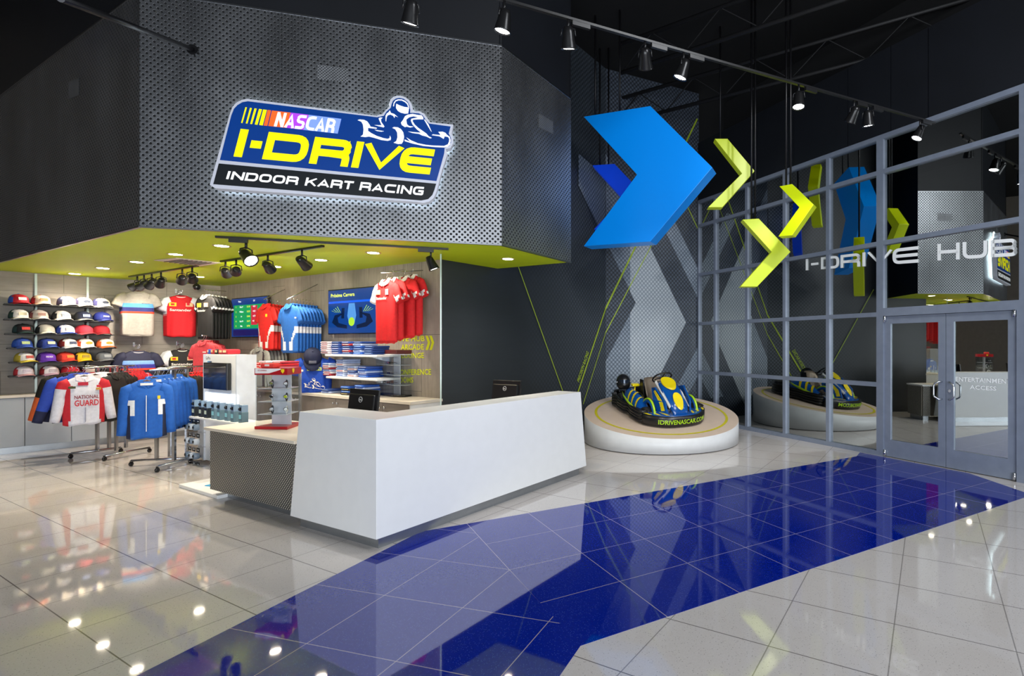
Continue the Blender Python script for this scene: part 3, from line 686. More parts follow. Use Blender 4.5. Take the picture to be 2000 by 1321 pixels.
# monitors
def monitor(P, rz, label, tilt=.12):
    root = empty('desktop_monitor', P, rz, label, 'monitor')
    b = MB().at((0, .0, .30), (tilt, 0, 0)); b.box((0, 0, 0), (.46, .025, .30), .006); b.box((0, .022, -.02), (.40, .03, .24), .012); b.build('housing', blackm, root)
    b = MB().at((0, 0, .30), (tilt, 0, 0)); b.box((0, -.0135, .005), (.43, .002, .26)); b.build('screen', mat('screen_off', (.01, .01, .012), .08), root)
    b = MB().at((0, .0, .30), (tilt, 0, 0)); b.tube([Vector((.026*math.cos(a*math.pi/10), .0385, .045+.026*math.sin(a*math.pi/10))) for a in range(20)], .0022, 5, closed=True)
    text_at(b, 'DELL', 0, .036, .014, .0385, wfit=-.036); b.build('round_emblem', mat('grey_emblem', 'c8c8c8', .4), root, recalc=False)
    b = MB(); b.tube([(0, .03, .25), (0, .07, .12), (0, .07, .012)], .02, 8); b.box((0, .05, .008), (.24, .18, .016), .004); b.build('stand', blackm, root)
Rm = rz_of(D1)      # screen looks along D1 (to the staff), back to the hall
p = DK(.60, 1.05); monitor((p.x, p.y, .78), Rm, 'black monitor seen from behind at the left corner of the white desk')
p = DK(2.30, .72); monitor((p.x, p.y, .78), Rm, 'black monitor seen from behind toward the far right end of the white desk')

# wall cabinets
def WLp(s, z, d): p = PK+WLd*s+WLn*d; return Vector((p.x, p.y, z))
def WRp(s, z, d): p = PE+WRd*s+WRn*d; return Vector((p.x, p.y, z))
RL, RR = rz_of(WLn), rz_of(WRn)
# in local frame of a wall item x runs along the wall to the viewer's right
def cabinet(P, rz, wid, dep, ht, mt, label, grp, knobs=True):
    root = empty('base_cabinet', P, rz, label, 'cabinet', grp)
    b = MB(); b.box((wid/2, dep/2+.02, ht/2+.05), (wid-.004, dep-.02, ht-.1)); b.build('carcass', mt, root)
    for k in (0, 1):
        w_ = wid/2; b = MB(); b.box((w_*(k+.5), .01, ht/2+.05), (w_-.008, .02, ht-.115), .002); d = b.build('door', mt, root)
        b = MB(); b.at((w_-.05 if k == 0 else w_+.05, 0, ht-.07)).lathe([(.008, 0), (.008, -.008), (.016, -.012), (.016, -.022), (.004, -.024)], 10, axis='Y'); b.build('knob', chrome, d)
    b = MB(); b.box((wid/2, dep/2+.05, .05), (wid, dep-.06, .1)); b.build('toe_kick', kick, root)
lens = (Vector(PW)-PK).length
nL = 4; W_ = 1.0
for i in range(3):
    s0 = .55+i*W_+W_; cabinet(tuple(WLp(s0, 0, .33)), RL, W_, .33, .86, cab, ['pale grey base cabinet nearest the wall corner behind the racks', 'pale grey base cabinet partly behind the clothes racks', 'pale grey base cabinet at the left edge under the caps'][i], 'grey base cabinets')
b = MB(); b.box((1.55, .165, 0), (3.1, .38, .04), .003); tag(b.build('counter_top', pale, loc=tuple(WLp(3.6, .88, .33)), rz=RL), 'long pale countertop along the left wall under the cap shelves', 'countertop')
for i in range(5):
    s0 = .05+(i+1)*1.08; cabinet(tuple(WRp(s0, 0, .47)), RR, 1.08, .46, .91, cabd, ['taupe base cabinet at the right end under the sunglasses case', 'taupe base cabinet below the folded shirt shelves', 'taupe base cabinet below the blue display shirt', 'taupe base cabinet behind the watch display', 'taupe base cabinet in the far corner'][i], 'taupe base cabinets')
b = MB(); b.box((2.73, .235, 0), (5.50, .50, .04), .003); tag(b.build('counter_top', pale, loc=tuple(WRp(5.48, .93, .47)), rz=RR), 'long pale countertop along the wood wall', 'countertop')
b = MB(); b.box((0, .23, .455), (.02, .46, .91)); ep = b.build('end_panel', white); ep.location = (1.10, 0, 0); setpar(ep, bpy.data.objects['base_cabinet.003'])
# glass blade at the end of the wood wall
gm, t = newmat('clear_glass'); q = t.bsdf((.9, .97, .95), .02, ior=1.45); q.inputs['Transmission Weight'].default_value = 1
q.inputs['Alpha'].default_value = .35
b = MB(); P0 = PE+Vector((.0, 0, 0)); P1 = at(861, 600, 6.75); P1.z = 0; d = (P1-P0).normalized(); n = Vector((d.y, -d.x, 0))*.006
b.slab([P0+n+Vector((0, 0, .01)), P1+n+Vector((0, 0, .01)), P1-n+Vector((0, 0, .01)), P0-n+Vector((0, 0, .01))], (0, 0, HS-.02)); gb = b.build('glass_partition', gm); tag(gb, 'tall frameless glass blade edge-on at the end of the wood wall', 'glass panel')
b = MB(); b.slab([P1+n*1.3-d*.0, P1+n*1.3+d*.012, P1-n*1.3+d*.012, P1-n*1.3], (0, 0, HS-.001)); b.build('edge_strip', mat('pale_edge', 'cfe6e2', .2), gb)

# uprights + shelves
slot = mat('slotted_chrome', 'b8c4bc', .35, .7)
for x in (70, 171):
    p = on_p(x, 640, PK, WLn); b = MB(); b.box((0, -.012, 1.86), (.028, .02, 1.90))
    tag(b.build('slotted_upright', slot, loc=(p.x, p.y, 0), rz=RL), 'slotted metal upright %s of the cap wall' % ('on the left' if x == 70 else 'on the right'), 'shelf upright')
shelfm = mat('shelf_black', (.012, .012, .013), .45)
PKf = PK+WLn*.34
shelf_px = [((8, 592), (222, 601)), ((8, 622), (222, 628)), ((10, 651), (224, 654)), ((14, 680), (227, 679.5)), ((18, 708), (230, 705)), ((17, 736), (226, 729.5))]
ords = ['top', 'second', 'third', 'fourth', 'fifth', 'lowest']
shelf_z = []
for i, (a, c) in enumerate(shelf_px):
    A, B = on_p(*a, PKf, WLn), on_p(*c, PKf, WLn); z = (A.z+B.z)/2; shelf_z.append(z); L = (B-A).length
    root = empty('cap_shelf', (A.x, A.y, z), RL, '%s black wall shelf carrying a row of caps' % ords[i], 'shelf', 'black cap shelves')
    b = MB(); b.box((L/2, .165, -.009), (L, .33, .018), .002); b.build('shelf_board', shelfm, root)
    for x in (70, 171):
        q = on_p(x, 640, PKf, WLn); xs = (Vector((q.x, q.y, 0))-Vector((A.x, A.y, 0))).length
        b = MB(); b.slab([(xs-.004, .33, -.018), (xs-.004, .03, -.018), (xs-.004, .33, -.075)], (.006, 0, 0)); b.build('bracket', shelfm, root)
# ---------------------------------------------------------------- caps
def cap_meshes(cf, cb, cbr, logo, ltxt):
    return cf, cb, cbr, logo, ltxt
def cap(P, rz, front, back, brim, logo, label, ltxt=None, ltc=None, grp='caps on the wall shelves', s=1.0, name='baseball_cap'):
    b = MB(); b.at(sc=(s, s, s)); n = 20; prof = [(0.094, 0), (.097, .02), (.094, .05), (.086, .078), (.068, .1), (.042, .114), (.012, .119)]
    rings = []
    for r, z in prof: rings.append([(r*math.sin(2*math.pi*k/n)*.93, -r*math.cos(2*math.pi*k/n)*1.06-(.006 if z < .09 else 0), z) for k in range(n)])
    b.loft(rings, fn=lambda c: 0 if c.y < -.025 and abs(c.x) < .072 else 1)
    o = b.build(name, [cloth(front, front), cloth(back, back)], loc=P, rz=rz); tag(o, label, 'cap', grp)
    b = MB(); b.at(sc=(s, s, s)); m_ = 10; top = []; 
    for i in range(m_+1):
        a = (i/m_-.5)*2*1.25; top.append((a, .0))
    V0 = []; V1 = []
    for a, _ in top:
        x0, y0 = .088*math.sin(a), -.1*math.cos(a)-.002; q = math.cos(a*.62); x1, y1 = .098*math.sin(a)*(1.0), y0-.085*max(.12, math.cos(a*1.15)); dz = -.028*(abs(x1)/.09)**2
        V0.append((x0, y0, .022+dz*.5)); V1.append((x1, y1, .010+dz))
    A = [b.v(p) for p in V0]; B = [b.v(p) for p in V1]; A2 = [b.v((p[0], p[1], p[2]-.005)) for p in V0]; B2 = [b.v((p[0], p[1], p[2]-.005)) for p in V1]
    for i in range(m_):
        b.f([A[i], A[i+1], B[i+1], B[i]], True); b.f([A2[i], B2[i], B2[i+1], A2[i+1]], True); b.f([B[i], B[i+1], B2[i+1], B2[i]]); b.f([A[i+1], A[i], A2[i], A2[i+1]])
    b.f([A[0], B[0], B2[0], A2[0]]); b.f([A[-1], A2[-1], B2[-1], B[-1]])
    b.build('brim', cloth(brim, brim), o)
    b = MB(); b.at(sc=(s, s, s)).at((0, 0, 0), sc=(s, s, s)); b.lathe([(.009, .117), (.009, .123), (.004, .126)], 8); b.build('button', cloth(back, back), o)
    if logo:
        b = MB(); b.at((0, -.0995*s, .058*s), (-.22, 0, 0), (s, s, s)); 
        pts = [(.036*math.cos(a*math.pi/8), 0, .02*math.sin(a*math.pi/8)) for a in range(16)] if logo[0] == 'o' else [(-.036, 0, -.017), (.036, 0, -.017), (.036, 0, .019), (-.036, 0, .019)]
        b.slab(pts, (0, -.004, 0)); b.build('emblem', cloth(logo[1], logo[1]), o)
        if ltxt:
            b = MB(); b.at((0, -.1045*s, .058*s), (-.22, 0, 0), (s, s, s)); text_at(b, ltxt, 0, -.010, .02, 0, wfit=.064); b.build('lettering', cloth(ltc, ltc), o, recalc=False)
    return o
W, K_, N_, R_, G_ = 'e8e4dc', '15161a', '1b2450', 'c2202e', '6f7276'
caps = [
 [(36, 'c81e30', '2a55b0', 'c81e30', ('r', W), 'red cap with white badge and blue rear panels', None, None), (79, 'cdb9a4', '8c1c22', 'cdb9a4', ('r', 'd06038'), 'tan cap with orange badge and dark red back', None, None), (129, 'd9cdbc', '22264a', 'd9cdbc', ('o', '474b58'), 'cream cap with oval badge, navy back, third along', None, None), (163, 'e0d6c4', '2a2548', 'e0d6c4', ('o', '30384a'), 'cream cap with dark oval badge, fourth along', None, None), (197, 'e2d8c6', '2a2a5a', 'e2d8c6', ('o', '30384a'), 'cream cap with dark oval badge at the right end', None, None)],
 [(36, W, '23423a', W, ('r', 'b0a890'), 'white cap with dark green rear panels', None, None), (75, 'b6aca4', '5c2024', 'c8c0b8', ('r', '8a6a60'), 'greige cap with maroon edges', None, None), (119, 'd3cbc2', '181a1e', 'ded6cc', ('r', '8890a0'), 'light grey cap with black back', None, None), (162, '171d33', '2a2c30', '8f8f84', ('r', '8090c0'), 'black cap with square blue badge and pale brim edge', None, None), (199, '25307c', '26328a', '303a80', ('r', '25307c'), 'royal navy cap with white capital lettering', 'FORD', W)],
 [(44, '18181c', '24403e', '24403e', ('r', 'c43a34'), 'black cap with jagged red emblem', None, None), (88, 'a8a498', '1e1e20', 'b8b4a4', None, 'black and grey camouflage patterned cap', None, None), (127, 'dcdce6', '28409c', '4058b0', ('r', 'b8a8a8'), 'white fronted cap with blue brim', None, None), (163, 'cc3040', 'b82434', 'd04852', None, 'plain bright red cap with pale piping', None, None), (197, 'a01824', '8c141e', '98202a', None, 'small dark red cap at the right end', None, None)],
 [(43, '3050a8', '2c58b8', '3458b0', ('r', 'b4c88c'), 'blue cap with pale green badge at the left end', None, None), (91, '2a3f8c', '202c60', '3450a0', ('r', 'c0c8a4'), 'navy blue cap with pale green badge, second along', None, None), (132, W, '802018', 'e4e0e0', ('r', '404860'), 'white cap with dark wordmark and maroon side', None, None), (165, W, 'd04a20', W, ('o', 'd89030'), 'white cap with round gold badge and orange edges', None, None), (205, 'dcd8d2', 'd2602a', 'd8682c', ('o', 'c88830'), 'white and orange cap at the right end', None, None)],
 [(47, 'dcdad6', 'b8a438', 'd8c040', ('r', 'b05048'), 'white cap with yellow trim and small red emblem', None, None), (90, '6a35b0', '3a2070', '6a38b8', ('r', '6a35b0'), 'purple cap with white lettering', 'FEDEX', W), (127, 'e04030', 'b02a20', 'dc4030', ('r', 'e89040'), 'orange red cap with pale orange emblem', None, None), (160, 'e6c018', '302818', 'e6b810', ('r', 'a08838'), 'bright yellow cap on the fifth shelf', None, None), (203, '6a6e74', '5a5c60', '767a80', ('r', '9a9ea2'), 'dark grey cap at the right end', None, None)],
 [(46, 'e4dce4', 'c03038', 'dca8b0', ('r', 'c0b8c8'), 'white and red cap at the left end', None, None), (96, 'e8e0e4', '902028', 'd8b0c8', ('r', 'b8b0b8'), 'white cap with dark red back panels', None, None), (137, 'c82432', 'b01c28', 'c02030', None, 'solid red cap behind the rack bar', None, None), (176, 'c8bcb4', '701820', 'b03038', None, 'beige cap with red brim behind the hangers', None, None)]]
for i, row in enumerate(caps):
    for x, fr_, bk, br, lg, lb, tx_, tcx in row:
        q = on_p(x, 640, PK+WLn*.20, WLn); cap((q.x, q.y, shelf_z[i]+.009), RL+.35+random.uniform(-.12, .12), fr_, bk, br, lg, lb+', on the %s cap shelf' % ords[i], tx_, tcx, s=1.22)
# ---------------------------------------------------------------- garments
wood = mat('hanger_wood', '3c1712', .35)
def hanger_proto():
    b = MB(); b.tube([(-.2, 0, -.085), (-.12, 0, -.045), (-.04, 0, -.005), (0, 0, .008), (.04, 0, -.005), (.12, 0, -.045), (.2, 0, -.085)], [.009, .011, .014, .016, .014, .011, .009], 8)
    o = b.build('coat_hanger', wood); b = MB(); b.tube([(0, 0, .01), (0, 0, .05), (.014, 0, .066), (.02, 0, .085), (.012, 0, .104), (-.004, 0, .110), (-.018, 0, .10)], .0028, 6); b.build('hook', chrome, o); return o
HANG = hanger_proto(); HUSED = [False]
def hanger(P, rz, label, grp):
    if not HUSED[0]:
        HUSED[0] = True; o = HANG; o.location = P; o.rotation_euler = (0, 0, rz)
    else: o = copy_tree(HANG, None, P, rz)
    return tag(o, label, 'hanger', grp)
def garment(name, label, P, rz, cols, cf, w=.50, L=.70, slen=.22, sleeve_drop=.9, dep=.085, collar=None, grp=None, cat='shirt', sr=.085, seed=0, neck=.075):
    """cols: list of colour hex; cf(part,x,z,front)->index"""
    rnd = random.Random(seed); ph = rnd.uniform(0, 6); b = MB(); K = 22; n = 40; rings = []
    for k in range(K+1):
        t_ = k/K; z = -L*t_; zz = -z
        if zz < .075: hw = neck+(w/2-.035-neck)*min(1, (zz/.075))**.75 if k else neck
        else: hw = w/2-.035 + .0*t_
        hw *= 1+.03*math.sin(t_*3)
        dh = .03+(dep-.03)*min(1, zz/.2); dh *= (1-.25*max(0, t_-.6))
        fo = min(.013, dep*.2)*min(1, max(0, (t_-.25)/.5))
        r = []
        for q in range(n):
            a = 2*math.pi*q/n; ca, sa = math.cos(a), math.sin(a); x = hw*math.copysign(abs(ca)**.75, ca); y = dh*math.copysign(abs(sa)**.85, sa)
            y += fo*math.sin(x*48+ph+t_*2)*(abs(sa)); r.append((x, y, z+(.012*math.sin(x*30+ph) if k == K else 0)-(.0 if k else -.005*abs(ca))))
        rings.append(r)
    b.loft(rings, fn=lambda c: cf('torso', c.x, c.z, c.y < 0))
    for sx in (-1, 1):
        sr_ = sr; A = Vector((sx*(w/2-.10), 0, -.095)); Dn = Vector((sx*(1-sleeve_drop*.62), 0, -sleeve_drop)).normalized(); M = 10 if slen > .35 else 5
        path = [A, A+Vector((sx*.055, 0, -.02))] + [A+Vector((sx*.055, 0, -.02))+Dn*slen*(j/M) for j in range(1, M+1)]
        rs = []
        for j, c in enumerate(path):
            tt = j/(len(path)-1); R = sr_*(1-.22*tt) if slen < .35 else sr_*(1-.38*tt); tg = (path[min(j+1, len(path)-1)]-path[max(0, j-1)]).normalized(); sd = Vector((tg.z, 0, -tg.x))
            rs.append([tuple(c+sd*R*math.cos(2*math.pi*q/16)+Vector((0, 1, 0))*(dep*.62+.004*math.sin(j*2.1+ph))*math.sin(2*math.pi*q/16)) for q in range(16)])
        b.loft(rs, fn=lambda c: cf('sleeve', c.x, c.z, c.y < 0))
    o = b.build(name, [cloth(c, c) for c in cols], loc=P, rz=rz); tag(o, label, cat, grp)
    if collar:
        kind, cc = collar; b = MB()
        if kind == 'crew': b.tube([(.082*math.cos(a*math.pi/10), -.004-.034*math.sin(a*math.pi/10), -.004-.028*max(0, math.sin(a*math.pi/10))) for a in range(20)], .0085, 6, closed=True)
        else:
            for sx in (-1, 1): b.slab([(sx*.012, -.062, -.075), (sx*.085, -.05, -.045), (sx*.085, -.012, .018), (sx*.05, -.02, .022), (0, -.052, -.035)], (0, .008, 0))
            b.tube([(.078, 0, .004), (.06, .03, .012), (0, .042, .016), (-.06, .03, .012), (-.078, 0, .004)], .016, 6)
        b.build('collar', cloth(cc, cc), o)
    return o
def patch(o, x, z, w_, h_, c, yy=-.09, name='emblem', pts=None):
    b = MB(); b.slab(pts or [(x-w_/2, yy, z-h_/2), (x+w_/2, yy, z-h_/2), (x+w_/2, yy, z+h_/2), (x-w_/2, yy, z+h_/2)], (0, .012, 0)); return b.build(name, cloth(c, c), o)
def gtext(o, s, x, z, h, c, yy=-.098, wfit=None):
    b = MB(); text_at(b, s, x, z, h, yy, wfit=wfit); return b.build('lettering', cloth(c, c), o, recalc=False)
def gset(o, P, rz, k, d, label, grp, hl=True, dz=0):
    """copies of garment o stepping by d behind it"""
    out = []
    for i in range(1, k+1):
        p = Vector(P)+Vector(d)*i; p.z = P[2]+dz*i
        out.append(copy_tree(o, None, tuple(p), rz, label, grp))
        if hl: hanger(tuple(p), rz, 'dark wooden hanger inside a garment of: '+grp, 'hangers of '+grp)
    return out
def faceout(P, rz, ln, label, drop=.12):
    """sloping chrome arm: P on wall, reaching out along local -y"""
    o = empty('faceout_arm', P, rz, label, 'garment arm', 'chrome garment arms')
    b = MB(); b.tube([(0, 0, 0), (0, -ln, -drop)], .006, 8); b.build('arm', chrome, o)
    b = MB(); b.box((0, -.004, 0), (.03, .008, .08), .002); b.build('wall_plate', chrome, o)
    return o
HK = .112
# left wall : graphic tees -------------------------------------------------
def stripes(base):
    def f(part, x, z, fr):
        if part != 'torso' or z > -base: return 0
        q = int((-z-base)/.062)
        return q+1 if q < 3 else 0
    return f
def hang_wall(px, py, d, wall, arm=True, ln=.34):
    P, n = (PK, WLn) if wall == 'L' else (PE, WRn); return on_p(px, py, P+n*d, n)
GL = 'grey striped tees on the left wall'
p = hang_wall(270, 570, .40, 'L'); rr = RL-.20
o = garment('t_shirt', 'large grey T-shirt with pale blue, navy and red chest stripes on the left wall', p, rr, ['a39d95', '5a9fe0', '2c2f72', 'e04428'], stripes(.205), w=.47, L=.76, slen=.15, sr=.085, collar=('crew', '9a948c'), grp=GL, cat='T-shirt', seed=1)
gtext(o, 'MOTORSPORT', .10, -.215, .014, '50565e', wfit=.10); hanger(p, rr, 'dark wooden hanger inside the large grey striped tee', 'hangers of '+GL)
gset(o, p, rr, 3, WLn*-.075, 'grey striped T-shirt hanging behind the large grey striped tee', GL)
q = p-WLn*.40+Vector((0, 0, HK)); faceout(q, RL, .46, 'chrome arm holding the grey striped T-shirts', .0)
p = hang_wall(271, 686, .40, 'L')
o = garment('t_shirt', 'navy T-shirt with light blue, violet and red stripes below the grey tee', p, rr, ['23253f', '7aa6e8', '3a38a0', 'e04428'], stripes(.155), w=.50, L=.72, slen=.17, sr=.085, collar=('crew', 'b8b4bc'), grp='navy striped tees on the left wall', cat='T-shirt', seed=2)
hanger(p, rr, 'red-brown wooden hanger inside the navy striped tee', 'hangers of navy striped tees'); gset(o, p, rr, 2, WLn*-.08, 'navy striped T-shirt hanging behind the front navy striped tee', 'navy striped tees on the left wall')
faceout(p-WLn*.40+Vector((0, 0, HK)), RL, .46, 'chrome arm holding the navy striped T-shirts', .0)
def team(part, x, z, fr):
    if part == 'sleeve': return 1
    return 1 if (abs(x) > .19+.10*max(0, min(1, (-z-.30)*2.2)) - .0 and z > -.72) and x < 0 else (1 if x > .215 and z > -.12 else 0)
def sponsor(o, tcol=W):
    patch(o, -.11, -.165, .10, .065, 'e8c830'); patch(o, .12, -.165, .10, .065, 'e0b890'); patch(o, -.11, -.165, .05, .035, 'c02020', -.1); patch(o, .105, -.155, .04, .045, 'c8202c', -.1); gtext(o, 'Santander', 0, -.285, .045, tcol, wfit=.30)
GR = 'red and white team tees'
p = hang_wall(354, 578, .38, 'L'); rr = RL-.28
o = garment('t_shirt', 'red team T-shirt with white sleeves and white chest lettering on the left wall', p, rr, ['c81420', 'd4d6dc'], team, w=.48, L=.74, slen=.17, sr=.085, collar=('crew', W), grp=GR, cat='T-shirt', seed=3); sponsor(o); hanger(p, rr, 'dark wooden hanger inside the red team tee', 'hangers of '+GR)
gset(o, p, rr, 3, (WLd*-.0-WLn*.072), 'red and white team T-shirt stacked behind the front red team tee', GR); faceout(p-WLn*.38+Vector((0, 0, HK)), RL, .44, 'chrome arm holding the red team T-shirts', .0)
p = hang_wall(357, 683, .38, 'L')
o = garment('t_shirt', 'black team T-shirt with white left sleeve hanging below the red one', p, rr, ['1c1a1c', 'd4d6dc'], team, w=.48, L=.72, slen=.17, sr=.085, collar=('crew', W), grp='black team tees', cat='T-shirt', seed=4); sponsor(o); hanger(p, rr, 'red-brown wooden hanger inside the black team tee', 'hangers of black team tees')
gset(o, p, rr, 2, WLn*-.085, 'black team T-shirt stacked behind the front black team tee', 'black team tees'); faceout(p-WLn*.38+Vector((0, 0, HK)), RL, .44, 'chrome arm holding the black team T-shirts', .0)
# corner row of black polos, angled
GB = 'black team polos in the corner'
p0 = at(402, 578, 9.3); p1 = at(434, 580, 9.75); rr = rz_of((p0-p1).normalized())-.55
def blk_cf(part, x, z, fr): return 1 if part == 'sleeve' and -.20 > z > -.235 else 0
o = garment('polo_shirt', 'black team polo with white collar and chest badges at the front of the corner row', p0, rr, ['151517', 'dcdcdc'], blk_cf, dep=.05, w=.48, L=.74, slen=.17, sr=.085, collar=('polo', W), grp=GB, cat='polo shirt', seed=5)
patch(o, -.1, -.165, .10, .07, 'e8c830', -.058); patch(o, .1, -.165, .10, .07, 'd8b090', -.058); gtext(o, 'Santander', -.02, -.28, .04, W, -.06, wfit=.24); hanger(p0, rr, 'dark hanger inside the front black corner polo', 'hangers of '+GB)
gset(o, p0, rr, 5, (p1-p0)/5, 'black team polo in the row behind the front corner polo', GB)
tag(MB().tube([p0+Vector((0, 0, HK-.006))-(p1-p0)*.1, p1+Vector((0, 0, HK-.006))+(p1-p0)*.25], .007, 8).build('garment_rail', chrome), 'short chrome rail carrying the black corner polos', 'garment rail')
# coral polos below
GC = 'coral polos in the corner'
p0 = at(397, 668, 8.9); p1 = at(418, 668, 9.7); rr = rz_of((p0-p1).normalized())-.7
o = garment('polo_shirt', 'front coral red polo hanging in the corner beside the camera tower', p0, rr, ['d2414c', 'e8a0a4'], lambda *a: 0, dep=.05, w=.44, L=.74, slen=.17, sr=.075, collar=('polo', 'd2414c'), grp=GC, cat='polo shirt', seed=6)
patch(o, .08, -.17, .05, .02, W, -.058); hanger(p0, rr, 'wooden hanger inside the front coral polo', 'hangers of '+GC)
gset(o, p0, rr, 5, (p1-p0)/5, 'coral red polo behind the front coral polo', GC)
tag(MB().tube([p0+Vector((0, 0, HK-.006))-(p1-p0)*.1, p1+Vector((0, 0, HK-.006))+(p1-p0)*.25], .007, 8).build('garment_rail', chrome), 'short chrome rail carrying the coral corner polos', 'garment rail')
# right wall ---------------------------------------------------------------
def swoosh(part, x, z, fr):
    if part == 'torso' and fr:
        for sg in (-1, 1):
            xx = x*sg; c = .20-.10*(1/(1+math.exp((z+.44)*26)))-.05*max(0, (-z-.5)*3)
            if abs(xx-c) < .026 and -.70 < z < -.34: return 1
    if part == 'torso' and abs(x) > .17 and -.42 < z < -.34: return 1
    return 0
GP = 'red polos on the wood wall'
p0 = hang_wall(520, 596, .52, 'R'); p1 = hang_wall(547, 582, .14, 'R'); rr = RR+.06
o = garment('polo_shirt', 'front red polo with yellow shield badge and white swooshes on the wood wall', p0, rr, ['d8201c', 'ece8e4'], swoosh, dep=.042, w=.46, L=.72, slen=.17, sr=.075, collar=('polo', 'd8201c'), grp=GP, cat='polo shirt', seed=7)
patch(o, .08, -.17, .03, .045, 'f0d020', -.05); hanger(p0, rr, 'dark wooden hanger inside the front red polo', 'hangers of '+GP)
gset(o, p0, rr, 4, (p1-p0)/4, 'red polo with white swoosh behind the front red polo', GP)
tag(MB().tube([p0+Vector((0, 0, HK-.006))-(p1-p0)*.15, p1+Vector((0, 0, HK-.006))+(p1-p0)*.4], .007, 8).build('garment_rail', chrome), 'chrome arm carrying the red polos on the wood wall', 'garment rail')
GQ = 'blue polos on the wood wall'
p0 = hang_wall(566, 596, .56, 'R'); p1 = hang_wall(611, 573, .10, 'R'); rr = RR+.06
o = garment('polo_shirt', 'front blue polo with white swooshes on the wood wall', p0, rr, ['1f62b4', 'e4e4e8'], swoosh, dep=.036, w=.48, L=.72, slen=.17, sr=.075, collar=('polo', '1f62b4'), grp=GQ, cat='polo shirt', seed=8)
patch(o, .235, -.20, .03, .02, W, -.06); hanger(p0, rr, 'dark wooden hanger inside the front blue polo', 'hangers of '+GQ)
gset(o, p0, rr, 7, (p1-p0)/7, 'blue polo with white swoosh behind the front blue polo', GQ)
tag(MB().tube([p0+Vector((0, 0, HK-.006))-(p1-p0)*.12, p1+Vector((0, 0, HK-.006))+(p1-p0)*.25], .007, 8).build('garment_rail', chrome), 'chrome arm carrying the blue polos on the wood wall', 'garment rail')
GJ = 'red team jerseys on the wood wall'
def jersey(part, x, z, fr):
    if part == 'sleeve': return 1 if x < 0 else (1 if -.235 < z < -.205 or -.275 < z < -.255 else 0)
    return 1 if x < -.175-.02*math.sin(z*8) else 0
p0 = hang_wall(755, 549, .56, 'R'); rr = RR+.05
dd = [Vector((0, 0, 0)), -WRn*.09, -WRn*.26, -WRn*.38]
o = garment('race_jersey', 'front red jersey with white collar and sponsor patches beside the right television', p0, rr, ['d2181e', 'e6e2e0'], jersey, dep=.06, w=.44, L=.80, slen=.18, sr=.08, collar=('polo', W), grp=GJ, cat='jersey', seed=9)
patch(o, -.085, -.15, .075, .06, 'e8c090', -.066); patch(o, .085, -.15, .05, .07, 'e8d8d0', -.066); gtext(o, 'Santander', -.01, -.245, .035, W, -.07, wfit=.20); hanger(p0, rr, 'dark wooden hanger inside the front red jersey', 'hangers of '+GJ)
for i, lb in ((1, 'second red jersey, close behind the front one'), (2, 'third red jersey on the arm with wide white collar'), (3, 'rearmost red jersey nearest the wood wall')):
    pp = p0+dd[i]+Vector((0, 0, .035*i)); copy_tree(o, None, tuple(pp), rr, lb, GJ); hanger(tuple(pp), rr, 'dark wooden hanger inside the '+lb, 'hangers of '+GJ)
tag(MB().tube([p0+Vector((0, 0, HK-.02))+WRn*.08, p0-WRn*.55+Vector((0, 0, HK+.09))], .007, 8).build('garment_rail', chrome), 'sloping chrome arm carrying the red jerseys', 'garment rail')
# grey jackets under the televisions
GG = 'grey jackets on the wood wall'
def greyj(part, x, z, fr): return 1 if (part == 'torso' and .14 < abs(x) < .19) or (part == 'sleeve' and -.32 > z > -.36) else 0
p0 = hang_wall(507, 680, .55, 'R'); p1 = hang_wall(540, 678, .12, 'R'); rr = RR+.05
o = garment('sport_jacket', 'front light grey jacket with dark side piping below the left television', p0, rr, ['a2a29e', '3a2c34'], greyj, dep=.045, w=.50, L=.62, slen=.50, sleeve_drop=1.2, collar=('polo', '8a8a88'), grp=GG, cat='jacket', seed=10)
hanger(p0, rr, 'hanger inside the front grey jacket', 'hangers of '+GG); gset(o, p0, rr, 5, (p1-p0)/5, 'light grey jacket behind the front grey jacket', GG)
tag(MB().tube([p0+Vector((0, 0, HK-.006))-(p1-p0)*.1, p1+Vector((0, 0, HK-.006))+(p1-p0)*.15], .007, 8).build('garment_rail', chrome), 'chrome rail carrying the grey jackets', 'garment rail')
# ---------------------------------------------------------------- floor racks
def rack(label, posts, bar_z, feet, bars):
    o = empty('clothes_rack', (posts[0][0], posts[0][1], 0), 0, label, 'clothes rack', 'chrome clothes racks'); O = Vector((posts[0][0], posts[0][1], 0))
    for p in posts:
        b = MB(); b.box((p[0]-O.x, p[1]-O.y, bar_z/2+.03), (.035, .035, bar_z-.06)); b.build('post', chrome, o)
    for a, c in feet:
        b = MB(); A, C = Vector((*a, .075))-O, Vector((*c, .075))-O; b.tube([A, C], .022, 4, ell=(1.2, .7)); f = b.build('foot', chrome, o)
        for e in (A, C):
            b = MB(); b.at((e.x, e.y, .03)).lathe([(.01, -.012), (.03, -.01), (.03, .01), (.01, .012)], 12, axis='X'); b.box((0, 0, .03), (.02, .02, .03)); b.build('caster', blackm, f)
    for a, c in bars:
        b = MB(); b.tube([Vector((*a, bar_z))-O, Vector((*c, bar_z))-O], .012, 8); b.build('hang_bar', chrome, o)
    return o
def fp(x, y): p = on_h(x, y, 0); return (p.x, p.y)
BZ = 1.34
def topx(x, Y): p = at(x, 700, Y); return (p.x, p.y)
rack('chrome clothes rack on the left holding white, black and red jackets', [fp(190, 889), fp(213, 884), fp(227, 888), fp(246, 882)], BZ, [(fp(138, 896), fp(236, 884)), (fp(204, 901), fp(292, 884))], [(topx(165, 7.5), topx(262, 8.6)), (topx(118, 8.55), topx(190, 8.0)), (fp(190, 889), fp(246, 882))])
